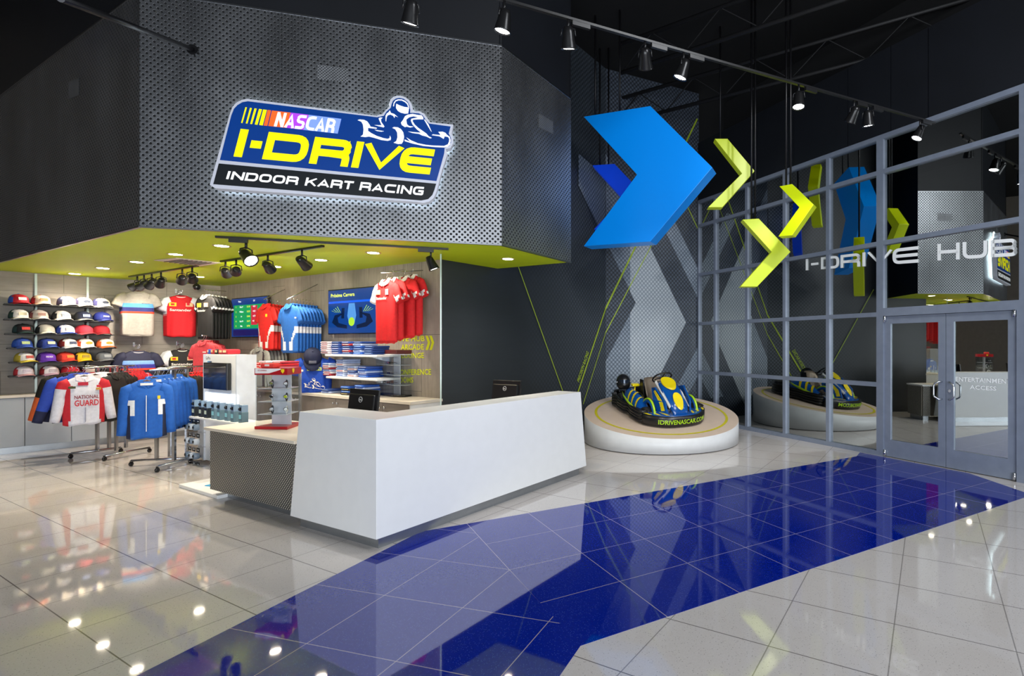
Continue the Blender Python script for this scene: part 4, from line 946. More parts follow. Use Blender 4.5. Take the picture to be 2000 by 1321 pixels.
rack('chrome clothes rack on the right holding blue, black and red jackets', [fp(306, 908), fp(332, 901), fp(340, 908), fp(365, 897)], BZ, [(fp(256, 911), fp(372, 905)), (fp(307, 923), fp(405, 898))], [(topx(290, 6.95), topx(372, 7.55)), (topx(330, 7.9), topx(398, 8.3)), (fp(306, 908), fp(365, 897))])
def ng(part, x, z, fr):
    if part == 'sleeve': return 0 if z < -.16 else 1
    if abs(x) > .125+.05*max(0, -z-.1)*1.0 and z < -.12: return 1
    return 0
face = lambda p, tw=0: rz_of((CAMV-Vector(p)).normalized())+tw
G1 = 'white and red racing jackets'
p0 = at(164, 735, 7.45); p0.z = BZ-HK; rr = face(p0, .15)
o = garment('racing_jacket', 'white and red racing jacket with red chest lettering facing out on the left rack', p0, rr, ['d4d4e0', 'c01c2c'], ng, w=.48, L=.66, slen=.50, sleeve_drop=1.25, dep=.09, sr=.08, collar=('polo', 'dcd6e0'), grp=G1, cat='jacket', seed=11)
gtext(o, 'NATIONAL', .01, -.30, .05, '7c1030', -.115, wfit=.24); gtext(o, 'GUARD', .01, -.40, .085, 'c01830', -.115, wfit=.24); patch(o, -.13, -.14, .07, .03, '40482c', -.1); patch(o, .13, -.17, .05, .03, 'c09040', -.1); patch(o, -.02, -.095, .10, .045, 'c02840', -.082)
patch(o, 0, -.52, .006, .2, '9c9cb0', -.112, 'zip'); hanger(p0, rr, 'dark hanger inside the lettered white jacket', 'hangers of '+G1)
def along(o, g, n, xs, Ys, tw, label, hl=True, base=None):
    for i in range(n):
        u = i/max(1, n-1); p = at(xs[0]+(xs[1]-xs[0])*u, 700, Ys[0]+(Ys[1]-Ys[0])*u); p.z = BZ-HK; r_ = face(p, tw)
        if i == 0 and base: o = base(p, r_)
        else: copy_tree(o, None, tuple(p), r_, label, g)
        hanger(tuple(p), r_, 'wooden hanger inside one of the '+g, 'hangers of '+g)
    return o
along(o, G1, 4, (186, 204), (7.75, 8.15), .55, 'white and red racing jacket hung sideways behind the lettered front one')
GN = 'plain black zip jackets on the left rack'
along(None, GN, 5, (222, 246), (7.9, 8.3), 1.0, 'black zip jacket packed sideways on the left rack', base=lambda p, r_: garment('sport_jacket', 'black zip jacket nearest the racing jackets on the left rack', p, r_, ['101013', '26262a'], lambda pt, x, z, f: 1 if abs(x) < .012 and pt == 'torso' else 0, w=.52, L=.66, slen=.56, sleeve_drop=1.2, grp=GN, cat='jacket', collar=('polo', '101013'), seed=12))
GRD = 'red jackets on the left rack'
along(None, GRD, 4, (252, 272), (8.35, 8.7), 1.0, 'red jacket packed sideways behind the black ones on the left rack', base=lambda p, r_: garment('sport_jacket', 'crimson jacket next to the black ones on the left rack', p, r_, ['b41424', '8c1020'], lambda pt, x, z, f: 0, w=.52, L=.64, slen=.56, sleeve_drop=1.2, grp=GRD, cat='jacket', collar=('polo', 'b41424'), seed=13))
GO = 'black and orange jackets'
def orj(pt, x, z, f): return 1 if (pt == 'sleeve' and abs(x) > .27 and z < -.35) or (pt == 'torso' and abs(x) > .205 and z < -.45) else (2 if pt == 'torso' and -.20 < z < -.17 and abs(x) > .05 else 0)
def orb(p, r_):
    o = garment('racing_jacket', 'black and orange racing jacket at the far left of the left rack', p, r_, ['17140f', 'e0642c', 'd8d0c0'], orj, w=.54, L=.66, slen=.58, sleeve_drop=1.1, grp=GO, cat='jacket', collar=('polo', '2a1812'), seed=14)
    b = MB(); b.slab([(-.24+.05*math.cos(a*math.pi/8), -.072, -.50+.05*math.sin(a*math.pi/8)) for a in range(16)], (0, .02, 0)); b.build('round_badge', cloth('e0a020', 'e0a020'), o); return o
along(None, GO, 3, (131, 146), (8.0, 8.3), -.45, 'black and orange racing jacket behind the leftmost one', base=orb)
GU = 'blue and white racing jackets'
along(None, GU, 2, (150, 162), (7.75, 7.9), -.1, 'blue racing jacket peeking out behind the lettered white jacket', base=lambda p, r_: garment('racing_jacket', 'blue racing jacket between the orange and the white jackets', p, r_, ['2c4cb8', '20264a'], lambda pt, x, z, f: 1 if z < -.5 else 0, w=.56, L=.66, slen=.56, sleeve_drop=1.1, grp=GU, cat='jacket', collar=('polo', '2c4cb8'), seed=15))
def ferr(pt, x, z, f):
    if pt == 'torso':
        ax = abs(x); lim_ = .205-.0*z
        if ax > .145 and z < -.30: return 2
        if .120 < ax <= .145 and -.42 < z < -.24 or (ax > .14 and -.30 <= z < -.24): return 1
    return 0
GF = 'blue track jackets on the right rack'
p0 = at(287, 742, 6.9); p0.z = BZ-HK-.03; rr = face(p0, -.05)
o = garment('track_jacket', 'royal blue track jacket with white and navy side panels facing out on the right rack', p0, rr, ['1457ae', 'e4e6ea', '18203c'], ferr, w=.46, L=.72, slen=.56, sleeve_drop=1.4, dep=.09, sr=.08, collar=('polo', '1457ae'), grp=GF, cat='jacket', seed=16)
patch(o, .12, -.20, .028, .042, 'f0d020', -.115); patch(o, 0, -.40, .007, .46, 'd8dce4', -.122, 'zip'); patch(o, 0, -.03, .12, .03, 'e8e8ea', -.06, 'neck_label'); hanger(p0, rr, 'dark hanger inside the front royal blue track jacket', 'hangers of '+GF)
along(o, GF, 6, (300, 342), (7.08, 7.62), .35, 'royal blue track jacket packed sideways behind the front one')
GK = 'black jackets on the right rack'
along(None, GK, 4, (348, 362), (7.75, 8.05), .5, 'black jacket packed sideways beyond the blue track jackets', base=lambda p, r_: garment('sport_jacket', 'brownish black jacket right behind the blue track jackets', p, r_, ['1b1715', '2c2622'], lambda *a: 0, w=.54, L=.74, slen=.62, sleeve_drop=1.25, grp=GK, cat='jacket', collar=('polo', '1b1715'), seed=17))
GT = 'red shirts on the rear rack bar'
along(None, GT, 5, (372, 396), (8.05, 8.3), .75, 'red shirt on the rear bar left of the camera tower', base=lambda p, r_: garment('polo_shirt', 'bright red shirt first on the rear bar of the right rack', p, r_, ['d01c22', 'b0141c'], lambda *a: 0, w=.54, L=.72, slen=.3, sleeve_drop=1.1, grp=GT, cat='polo shirt', collar=('polo', 'd01c22'), seed=18))
# ---------------------------------------------------------------- televisions
def tv(px, label, draw):
    """px : TL,TR,BL,BR on a plane 8 cm off the wood wall"""
    A = [on_p(x, y, PE+WRn*.09, WRn) for x, y in px]; wd_ = ((A[1]-A[0]).length+(A[3]-A[2]).length)/2; ht = ((A[0].z-A[2].z)+(A[1].z-A[3].z))/2
    c = sum(A, Vector())/4; root = empty('wall_television', tuple(c), RR, label, 'television')
    b = MB(); b.box((0, .025, 0), (wd_, .05, ht), .006); b.build('housing', blackm, root)
    b = MB(); b.box((0, .07, 0), (.3, .04, .3)); b.build('wall_mount', blackm, root)
    draw(root, wd_-.03, ht-.035)
def em(name, c, e):
    k = 'lit_'+name
    if k in _mc: return _mc[k]
    m_ = mat(k, tuple(q*.12 for q in lin(c)), .25, var=0); q = m_.node_tree.nodes['Principled BSDF']; q.inputs['Emission Color'].default_value = (*lin(c), 1); q.inputs['Emission Strength'].default_value = e
    return m_
def tv1(root, w_, h_):
    cols = {'navy': '123a7c', 'green': '138a4c', 'red': 'b02c3c', 'teal': '1e8c78', 'yellow': '9ed048'}
    b = MB(); b.box((0, -.0015, 0), (w_, .002, h_)); b.build('screen', em('navy', '123474', 1.0), root)
    b = MB(); b.box((0, -.004, .02*h_), (w_*.86, .002, h_*.62)); b.build('results_table', em('green', '1a8c50', 1.0), root)
    b = MB(); b.box((w_*.16, -.006, .05*h_), (w_*.17, .002, h_*.5)); b.build('red_column', em('red', 'b4283a', 1.0), root)
    b = MB(); b.box((0, -.004, -h_*.40), (w_*.9, .002, h_*.16)); b.build('lower_bar', em('indigo', '1c1850', 1.0), root)
    b = MB()
    for i, s in enumerate(('Nico F', 'Williams', 'Joe', 'Kart 99', 'Max')): text_at(b, s, -w_*.2, h_*(.255-i*.125), h_*.045, -.008)
    for i in range(4): text_at(b, '+0.%d' % (31+i*24), w_*.16, h_*(.255-i*.125), h_*.045, -.008)
    text_at(b, 'Piloto', -w_*.25, h_*.40, h_*.045, -.008); text_at(b, 'Dif', w_*.16, h_*.40, h_*.045, -.008); b.build('white_text', em('white', 'e8f0f0', 1.1), root, recalc=False)
    for i in range(5):
        b = MB(); text_at(b, '%d' % (i+1), -w_*.36, h_*(.255-i*.125), h_*.05, -.008); b.build('rank_number', em('yellow', 'd8e040', 1.1), root, recalc=False)
        b = MB(); text_at(b, '%.3f' % (25.1+i*.173), -w_*.0, h_*(.255-i*.125), h_*.045, -.008); b.build('lap_time', em('yellow', 'd8e040', 1.1), root, recalc=False)
def tv2(root, w_, h_):
    b = MB(); b.box((0, -.0015, 0), (w_, .002, h_)); b.build('screen', em('blue_deep', '0c3a80', .9), root)
    b = MB(); b.box((0, -.004, -h_*.05+h_*.27), (w_*.98, .002, h_*.045)); b.build('title_bar', em('blue_line', '0a50e0', 1.2), root)
    b = MB(); text_at(b, 'Pr\u00f3xima Carrera', -w_*.19, h_*.34, h_*.085, -.006, wfit=w_*.5); b.build('title_text', em('yelltext', 'd8e650', 1.2), root, recalc=False)
    b = MB()          # kart silhouette on screen
    X, Z = w_, h_
    for sg in (-1, 1):
        b.slab([(sg*X*.14, -.004, -Z*.02), (sg*X*.36, -.004, -Z*.08), (sg*X*.42, -.004, -Z*.25), (sg*X*.30, -.004, -Z*.36), (sg*X*.1, -.004, -Z*.40), (sg*X*.1, -.004, -Z*.32), (sg*X*.28, -.004, -Z*.26), (sg*X*.3, -.004, -Z*.14)], (0, .002, 0))
        b.slab([(sg*X*.15, -.004, Z*.08), (sg*X*.21, -.004, Z*.08), (sg*X*.22, -.004, -Z*.16), (sg*X*.16, -.004, -Z*.16)], (0, .002, 0))
        b.build('kart_side', em('kartdark', '061838', .8), root); b = MB()
    b = MB(); b.slab([(-X*.06, -.005, Z*.18), (X*.06, -.005, Z*.18), (X*.09, -.005, -Z*.1), (X*.05, -.005, -Z*.3), (-X*.05, -.005, -Z*.3), (-X*.09, -.005, -Z*.1)], (0, .002, 0)); b.build('kart_nose', em('kartblue', '4c88c8', 1), root)
    b = MB(); b.slab([(X*.06*math.cos(a*math.pi/8), -.008, -Z*.24+Z*.1*math.sin(a*math.pi/8)) for a in range(16)], (0, .002, 0))
    for sg in (-1, 1):
        for k in range(4): b.slab([(sg*X*(.3+.04*k), -.005, Z*.12-k*.02), (sg*X*(.31+.04*k), -.005, Z*.12-k*.02), (sg*X*(.24+.03*k), -.005, -Z*.02), (sg*X*(.235+.03*k), -.005, -Z*.02)], (0, .002, 0))
    b.build('green_marks', em('kartgreen', '9ccc30', 1), root)
tv([(449, 584), (521, 577), (455, 661), (524, 658)], 'wall television with green results table left of the red polos', tv1)
tv([(640, 567), (738, 558), (641.5, 654), (738, 652)], 'wall television reading Pr\u00f3xima Carrera left of the red jerseys', tv2)
# ---------------------------------------------------------------- display torso with blue tee + cap
p = on_p(616, 698, PE+WRn*.34, WRn); rr = face(p, -.12)
o = garment('t_shirt', 'royal blue display T-shirt with kart driver print standing on the wood wall counter', tuple(p), rr, ['1648b4', '1648b4'], lambda *a: 0, w=.50, L=p.z-.955, slen=.17, sr=.10, dep=.10, cat='T-shirt', seed=20, sleeve_drop=1.2)
b = MB(); b.box((.0, -.112, -.175), (.19, .006, .05)); b.build('chest_badge', cloth('c8d858', 'c8d858'), o); gtext(o, 'I-DRIVE', 0, -.19, .032, '1648b4', -.118, wfit=.17)
b = MB()
for pl in drv: b.slab([((x-950)*.00016, -.118, -.30-(y-65)*.00019) for x, y in pl], (0, .012, 0))
b.build('driver_print', cloth(W, W), o)
cp = cap((p.x, p.y, p.z-.01), rr+.1, '141c3c', '141c3c', '141c3c', ('r', '7c8090'), 'navy cap perched on top of the royal blue display T-shirt', grp=None, s=1.35); cp.rotation_euler = (.95, 0, rr+.1); cp.location = (p.x-.02, p.y-.03, p.z-.005)
b = MB(); b.lathe([(.05, 0), (.05, .02), (.04, .06)], 16); tag(b.build('neck_form', mat('form_black', (.01, .01, .01), .5), loc=(p.x, p.y, p.z-.0)), 'black neck block of the display form under the navy cap', 'display form')
# ---------------------------------------------------------------- shelves of folded shirts
def fold_proto(c0, c1):
    b = MB(); b.box((0, 0, .016), (.21, .26, .030), .012, mi=0); b.box((0, -.118, .020), (.15, .03, .008), .003, mi=1); o = b.build('folded_shirt', [cloth(c0, c0), cloth(c1, c1)]); return o
FP = [fold_proto('d8ccd4', '8c1830'), fold_proto('3050a0', 'c8c8d8'), fold_proto('d8d4dc', 'b03040'), fold_proto('1c3c80', '88a0c8'), fold_proto('9c2838', 'd8d0d0'), fold_proto('a8b8dc', '3858a8'), fold_proto('1850b0', '90b0e0'), fold_proto('c8202c', 'e8dcd8'), fold_proto('15161a', 'a89868')]
fu = [False]*len(FP)
def pile(P, rz, ids, n, label, grp):
    for i in range(n):
        k = ids[i % len(ids)]; q = (P[0]+random.uniform(-.006, .006), P[1]+random.uniform(-.006, .006), P[2]+i*.031); r_ = rz+random.uniform(-.05, .05)
        if not fu[k]: fu[k] = True; o = FP[k]; o.location = q; o.rotation_euler = (0, 0, r_)
        else: o = copy_tree(FP[k], None, q, r_)
        tag(o, label, 'folded shirt', grp)
def wshelf(px0, px1, y, dep, label):
    A = on_p(px0, y, PE+WRn*dep, WRn); B = on_p(px1, y+1, PE+WRn*dep, WRn); z = A.z; L = (Vector((B.x-A.x, B.y-A.y, 0))).length
    root = empty('wall_shelf', (A.x, A.y, z), RR, label, 'shelf', 'white wall shelves')
    b = MB(); b.box((L/2, dep/2-.01, -.016), (L, dep-.02, .032), .01); b.build('shelf_board', white, root)
    for u in (.2, .8):
        b = MB(); b.slab([(L*u, dep, -.032), (L*u, .06, -.032), (L*u, dep, -.12)], (.005, 0, 0)); b.build('bracket', chrome, root)
    return A, L, z
def shpt(px, dep, z): q = on_p(px, 700, PE+WRn*dep, WRn); return (q.x, q.y, z)
A, L, z = wshelf(634, 735, 692, .40, 'upper white shelf of folded shirts below the right television'); z1_ = z
for px, ids, n, lb in ((650, (0, 2, 0), 6, 'pink and white folded shirt in the first pile of the upper shelf'), (671, (1, 3), 6, 'blue folded shirt in the second pile of the upper shelf'), (679, (2,), 0, ''), (692, (3, 4, 1), 6, 'navy and red folded shirt in the third pile of the upper shelf'), (714, (6, 5, 3), 6, 'blue folded shirt in the fourth pile of the upper shelf'), (736, (3,), 4, 'dark navy folded shirt in the right pile of the upper shelf')):
    pile(shpt(px, .20, z), RR, ids, n, lb, 'folded shirts on the upper shelf, '+lb.split(' in the ')[-1]) if n else None
A, L, z = wshelf(636, 735, 735, .40, 'lower white shelf of folded shirts behind the black monitor')
for px, ids, n, lb in ((654, (4, 2, 5), 6, 'red and white folded shirt in the left pile of the lower shelf'), (681, (5, 5, 2), 8, 'pale blue folded shirt in the tallest pile of the lower shelf'), (703, (0, 5, 3), 5, 'white and navy folded shirt in the third pile of the lower shelf'), (724, (6, 1, 5), 5, 'royal blue folded shirt in the right pile of the lower shelf')):
    pile(shpt(px, .20, z), RR, ids, n, lb, 'folded shirts on the lower shelf, '+lb.split(' in the ')[-1])
for px, ids, n, lb in ((651, (5, 3), 2, 'blue folded shirt in the low pile beside the display tee'), (690, (8, 6), 4, 'dark folded shirt in the counter pile behind the monitor'), (718, (6, 5), 5, 'blue and white folded shirt in the counter pile left of the sunglasses case')):
    pile(shpt(px, .26, .951), RR, ids, n, lb, 'folded shirts on the counter, '+lb.split(' in the ')[-1])
# piles on a stand behind the watch case
root = empty('display_table', (at(538, 800, 7.75).x, at(538, 800, 7.75).y, 0), RR, 'tall narrow display table behind the watch case carrying red folded shirts', 'table')
b = MB(); b.box((0, 0, 1.30), (.80, .36, .03), .004); b.build('table_top', pale, root)
for sx in (-1, 1):
    for sy in (-1, 1): b = MB(); b.box((sx*.37, sy*.15, .643), (.03, .03, 1.285)); b.build('leg', chrome, root)
tb = Vector(root.location); ex = Vector((math.cos(RR), math.sin(RR), 0))
for dx, ids, n, lb in ((-.28, (7, 7), 3, 'red folded shirt in the leftmost red pile on the display table'), (-.08, (7, 2), 4, 'red folded shirt in the taller middle pile on the display table'), (.10, (8,), 3, 'black folded shirt in the dark pile on the display table'), (.29, (7, 4), 4, 'red folded shirt in the right pile on the display table')):
    pile(tuple(tb+ex*dx+Vector((0, 0, 1.316))), RR+.1, ids, n, lb, 'display table shirts, '+lb.split(' in the ')[-1])
# ================================================================== CAMERA TOWER
BL = on_h(349, 946, .04); BR = on_h(424.5, 968.6, .04); tx = (BR-BL).normalized(); tw = (BR-BL).length; Rt = math.atan2(tx.y, tx.x)
root = empty('camera_display_tower', (BL.x, BL.y, 0), Rt, 'white camera brand display tower with dark screen, boxed cameras and hanging packs', 'display tower')
# local: x along the base towards the desk, y away from the viewer
tyv = Vector((-tx.y, tx.x, 0))
def TX(x, y, yy):    # local coords of a pixel on the tower plane at depth yy
    q = on_p(x, y, Vector((BL.x, BL.y, 0))+tyv*yy, -tyv)-Vector((BL.x, BL.y, 0)); return q.dot(tx), q.z
b = MB(); b.box((tw/2, .50, .02), (tw, 1.0, .04), .005); b.build('base', white, root)
x0, zt = TX(400, 692, .76); x1, _ = TX(465, 692, .76); x2, _ = TX(484, 700, .76)
b = MB(); b.box(((x0+x1)/2, .86, zt/2+.02), (x1-x0, .2, zt-.04), .012); b.build('tower_body', white, root)
b = MB(); b.box((x0+.008, .86, zt/2+.02), (.02, .24, zt-.04)); b.build('side_panel', mat('tower_edge', 'c4cad4', .3), root); b = MB(); b.box((x1-.008, .86, zt/2+.02), (.02, .24, zt-.04)); b.build('side_panel', mat('tower_edge', 'c4cad4', .3), root)
sx0, sz1 = TX(403, 708, .74); sx1, sz0 = TX(449, 763, .74)
b = MB(); b.box(((sx0+sx1)/2, .73, (sz0+sz1)/2), (sx1-sx0, .05, sz1-sz0), .006); s = b.build('screen_housing', blackm, root)
b = MB(); b.box(((sx0+sx1)/2, .703, (sz0+sz1)/2), (sx1-sx0-.04, .003, sz1-sz0-.04)); b.build('screen', mat('dark_screen', (.012, .012, .016), .12), s)
lx0, lz1 = TX(401, 766, .75); lx1, lz0 = TX(465, 812, .75)
b = MB(); b.box(((lx0+lx1)/2, .752, (lz0+lz1)/2), (lx1-lx0, .012, lz1-lz0)); b.build('light_panel', mat('light_panel', 'e6f0ff', .4, emit=.9, var=0), root)
b = MB(); gx0, gz = TX(402, 701, .75); text_at(b, 'GoPro', gx0+.11, gz-.012, .045, .733, wfit=.14); b.build('brand_lettering', mat('brand_grey', '4a5058', .5), root, recalc=False)
for k, c in enumerate(('5cc0e8', '3090d0', '2468b0', '102848')):
    b = MB(); b.box((gx0+.06+k*.03, .752, gz-.045), (.026, .006, .022)); b.build('brand_square', mat('sq_'+c, c, .5), root)
shx0, shz = TX(369, 815, .50); shx1, _ = TX(466, 818, .50)
b = MB(); b.box(((shx0+shx1)/2, .625, shz), (shx1-shx0, .25, .025), .003); b.build('shelf', white, root)
b = MB(); b.box((x0-.06, .78, shz/2+.02), (.34, .03, shz-.06)); b.build('pegboard', mat('peg_white', 'd4d8de', .4), root)
O = Vector((BL.x, BL.y, 0))
def TW(x, y, z): p = O+tx*x+tyv*y; return (p.x, p.y, z)
clear = mat('clear_pack', 'aebccb', .12); boxg = mat('pack_teal_grey', '5f7a86', .4); boxd = mat('pack_black', '14191c', .4)
def cam_box(P, dark, label):
    o = empty('boxed_camera', P, Rt, label, 'boxed camera', 'boxed cameras on the tower shelf')
    b = MB(); b.box((0, 0, .065), (.085, .075, .13), .003); b.build('carton', boxd if dark else boxg, o)
    b = MB(); b.box((0, -.039, .075), (.05, .003, .05)); b.build('label', mat('pack_print', '8fd0dc' if not dark else 'c8d4c0', .5) if not dark else mat('pack_print_d', 'c8d4c0', .5), o)
    b = MB(); b.box((0, 0, .175), (.08, .07, .09), .004); b.build('clear_case', mat('clear_case', '7f97ad', .1), o)
    b = MB(); b.box((0, -.01, .17), (.05, .055, .05), .006); b.at((0, -.04, .17)).lathe([(.016, 0), (.016, -.012), (.006, -.012)], 12, axis='Y'); b.build('camera', blackm, o)
    return o
n = 8; pr = None; prd = None
for i in range(n):
    xx = shx0+.06+(shx1-shx0-.1)*i/(n-1); dk = i < 3; P = TW(xx, .56+.01*(i % 2), shz+.0125)
    lb = ('black boxed camera on the left of the tower shelf' if dk else 'teal grey boxed camera on the right of the tower shelf')
    if dk:
        if prd is None: prd = cam_box(P, True, lb)
        else: copy_tree(prd, None, P, Rt, lb)
    else:
        if pr is None: pr = cam_box(P, False, lb)
        else: copy_tree(pr, None, P, Rt, lb)
# hanging accessory packs
def pack(P, kind, label):
    o = empty('accessory_pack', P, Rt, label, 'hanging pack', 'accessory packs on the tower pegs')
    b = MB(); b.box((0, 0, -.03), (.10, .004, .06)); b.build('header_card', boxd, o)
    b = MB(); b.box((.01, -.003, -.03), (.04, .002, .012)); b.build('card_print', mat('print_white', 'd8dcdc', .5), o)
    b = MB(); b.tube([(0, .09, .0), (0, -.05, .008), (0, -.06, .02)], .003, 5); b.build('peg', chrome, o)
    b = MB(); c = {'a': 'c9d2dc', 'b': '7d8ea0', 'c': 'd8603c'}[kind]
    b.at((0, -.02, -.11)).lathe([(.012, -.045), (.036, -.038), (.042, 0), (.034, .035), (.012, .042)], 12); b.build('blister', mat('blister_'+kind, c, .15), o)
    b = MB(); b.at((0, -.058, -.11)).lathe([(.022, .02), (.022, 0), (.016, -.004), (.004, -.004)], 12, axis='Y'); b.build('contents', blackm, o)
    return o
pk = {}
rws = ['top', 'second', 'third', 'lowest']
for r_ in range(4):
    for c in range(3):
        zz = shz-.06-r_*.20; xx = x0-.20+c*.125; kd = 'c' if (r_ == 3 and c == 0) else ('a' if (r_+c) % 2 else 'b'); P = TW(xx, .66, zz)
        lb = {'a': 'clear blister pack with black header card', 'b': 'grey blister pack with black header card', 'c': 'orange blister pack'}[kd]+', %s row of the tower pegs' % rws[r_]
        if kd not in pk: pk[kd] = pack(P, kd, lb)
        else: copy_tree(pk[kd], None, P, Rt, lb)
b = MB(); b.box((0, 0, .004), (.14, .10, .008)); tag(b.build('printed_leaflet', mat('leaflet_blue', '3aa0d0', .5), loc=TW(.42, .18, .04), rz=Rt+.3), 'small blue leaflet lying on the white tower base', 'leaflet')
# bright caps and shirts piled on top of the tower
for i, (dx, c, lb) in enumerate(((.05, '3050b0', 'blue folded cap'), (.16, 'c83030', 'red and white folded cap'), (.28, '1a1a1a', 'black folded cap with yellow mark'), (.40, 'c02430', 'red folded shirt'), (.50, 'b82030', 'dark red folded shirt'))):
    b = MB(); b.box((0, 0, .035), (.13, .18, .07), .02); 
    o = b.build('souvenir', cloth(c, c), loc=TW(x0+dx+.03, .86, zt+.001), rz=Rt+.1*i-.2); tag(o, lb+' piled on top of the camera tower', 'folded cap', 'merchandise piled on the tower')
    b = MB(); b.box((0, -.088, .04), (.06, .01, .03), .002); b.build('patch', cloth('e0d0a0', 'e0d0a0'), o)

# ================================================================== WATCH CASE
acr = newmat('acrylic'); q = acr[1]; trn = q.n('ShaderNodeBsdfTransparent'); trn.inputs['Color'].default_value = (.93, .95, .96, 1); gls = q.n('ShaderNodeBsdfGlossy'); gls.inputs['Roughness'].default_value = .03
ms = q.n('ShaderNodeMixShader'); ms.inputs[0].default_value = .06; q.link(trn.outputs[0], ms.inputs[1]); q.link(gls.outputs[0], ms.inputs[2]); q.link(ms.outputs[0], q.out.inputs[0]); acr = acr[0]
pl_ = on_h(497, 838.8, .781); pr_ = on_h(561, 839.5, .781); wx = (pr_-pl_).normalized(); ww = (pr_-pl_).length; Rc = math.atan2(wx.y, wx.x)
root = empty('watch_case', (pl_.x, pl_.y, .781), Rc, 'clear watch display case with red base and red white header on the side counter', 'display case')
outl = [(0, 0), (ww, 0), (ww-.085, .335), (.02, .335)]
red = mat('case_red', 'a81822', .3)
b = MB(); b.prism([(x, y) for x, y in outl], 0, .03); b.build('base', red, root)
b = MB(); b.prism(outl, .575, .645); b.build('header', red, root)
b = MB(); b.slab([(.01, -.004, .59), (ww*.45, -.004, .592), (ww*.8, -.004, .63), (ww*.8, -.004, .642), (.01, -.004, .642)], (0, .004, 0)); b.build('header_panel', mat('header_white', 'eceaea', .4), root)
b = MB(); text_at(b, 'SCUDERIA', ww*.25, .615, .014, -.006, wfit=.10); b.build('header_lettering', mat('letter_red', 'b02028', .4), root, recalc=False)
b = MB(); b.slab([(ww*.87-.017, -.006, .638), (ww*.87+.017, -.006, .638), (ww*.87+.017, -.006, .612), (ww*.87, -.006, .59), (ww*.87-.017, -.006, .612)], (0, .003, 0)); b.slab([(ww-.026, .11, .638), (ww-.036, .148, .638), (ww-.036, .148, .612), (ww-.031, .129, .59), (ww-.026, .11, .612)], (.006, 0.0015, 0)); b.build('shield_emblem', mat('shield_yellow', 'ecd020', .4), root)
b = MB()
for i in range(len(outl)):
    a, c = Vector((*outl[i], 0)), Vector((*outl[(i+1) % len(outl)], 0)); cen = Vector((ww/2-.02, .17, 0))
    a2, c2_ = a+(cen-a)*.04, c+(cen-c)*.04; b.slab([a2+Vector((0, 0, .03)), c2_+Vector((0, 0, .03)), c2_+(cen-c2_)*.012+Vector((0, 0, .03)), a2+(cen-a2)*.012+Vector((0, 0, .03))], (0, 0, .545))
b.build('clear_walls', acr, root)
b = MB(); b.box((ww*.48, .17, .30), (ww*.60, .012, .54)); b.build('back_panel', mat('case_panel', 'e0e0e6', .25), root)
shf = [.155, .29, .43]
for z in shf:
    b = MB(); b.prism([(.02, .02), (ww-.02, .02), (ww-.09, .30), (.03, .30)], z-.006, z); b.build('case_shelf', mat('acrylic_shelf', 'd4d8dc', .15), root)
wc = [('d8d8d8', '101012'), ('b8c020', '14140c'), ('d0d0d4', '1a1a1e')]
wl = [[('black watch with silver dial', '16161a', 'c8c8c8'), ('plain white watch', 'e6e6e6', 'f0f0f0')], [('black watch with white strap', 'e0e0e4', '18181c'), ('black and lime green watch', '15150f', 'c0d020')], [('dark olive watch', '24241c', '8a8a50'), ('grey watch with white dial', '2c2c30', 'e4e4e4')]]
for r_, z in enumerate(shf):
    for c in range(2):
        lb, sc_, dc = wl[r_][c]; P = pl_+wx*(ww*(.36 if c == 0 else .80))+Vector((-wx.y, wx.x, 0))*.09
        o = empty('wristwatch', (P.x, P.y, .781+z), Rc+.35, lb+', %s shelf of the watch case' % ('lowest', 'middle', 'top')[r_], 'watch', 'watches in the display case')
        b = MB(); b.tube([(0, .03*math.cos(a*math.pi/8)*.9, .045+.036*math.sin(a*math.pi/8)) for a in range(16)], .012, 6, closed=True, ell=(1.0, .35)); b.build('strap', mat('strap_'+sc_, sc_, .4), o)
        b = MB(); b.at((0, -.03, .052), (.3, 0, 0)).lathe([(.02, .006), (.022, .004), (.022, -.006), (.016, -.009)], 16, axis='Y'); cs = b.build('watch_case_body', chrome, o)
        b = MB(); b.at((0, -.0385, .052-.0), (.3, 0, 0)).lathe([(.015, 0), (.015, -.002)], 16, axis='Y'); b.build('dial', mat('dial_'+dc, dc, .3), cs)
b = MB(); b.box((.10, .10, .670), (.16, .10, .05), .015); o = b.build('souvenir', cloth('e04038', 'e04038'), loc=(pl_.x, pl_.y, .781), rz=Rc); tag(o, 'orange red folded cap lying on top of the watch case', 'folded cap')
b = MB(); b.at((.10, .05, .675)); b.box((0, 0, 0), (.05, .006, .02)); b.build('patch', cloth(W, W), o)
# ================================================================== SUNGLASSES CASE
cl_ = on_h(736, 771, .951); cr_ = on_h(783, 776, .951)
A = on_h(734, 771, .951); Bq = on_h(776, 777, .951); wx = (Bq-A).normalized(); ww = (Bq-A).length; Rc2 = math.atan2(wx.y, wx.x)
zt2 = (on_p(758, 692, A, Vector((-wx.y, wx.x, 0))).z-.951)
root = empty('sunglasses_case', (A.x, A.y, .952), Rc2, 'clear faceted sunglasses display case on the wood wall counter right of the shirts', 'display case')
outl = [(0, 0), (ww*.80, -.0), (ww*1.02, .10), (ww*.9, .26), (-.04, .26)]
b = MB(); b.prism(outl, 0, .02); b.build('base', blackm, root)
b = MB(); b.prism(outl, zt2-.012, zt2); b.build('case_top', mat('acrylic_shelf', 'd4d8dc', .15), root)
b = MB()
for i in range(len(outl)):
    a, c = Vector((*outl[i], 0)), Vector((*outl[(i+1) % len(outl)], 0)); cen = Vector((ww/2, .15, 0)); b.slab([a+Vector((0, 0, .02)), c+Vector((0, 0, .02)), c+(cen-c)*.012+Vector((0, 0, .02)), a+(cen-a)*.012+Vector((0, 0, .02))], (0, 0, zt2-.032))
b.build('clear_walls', acr, root)
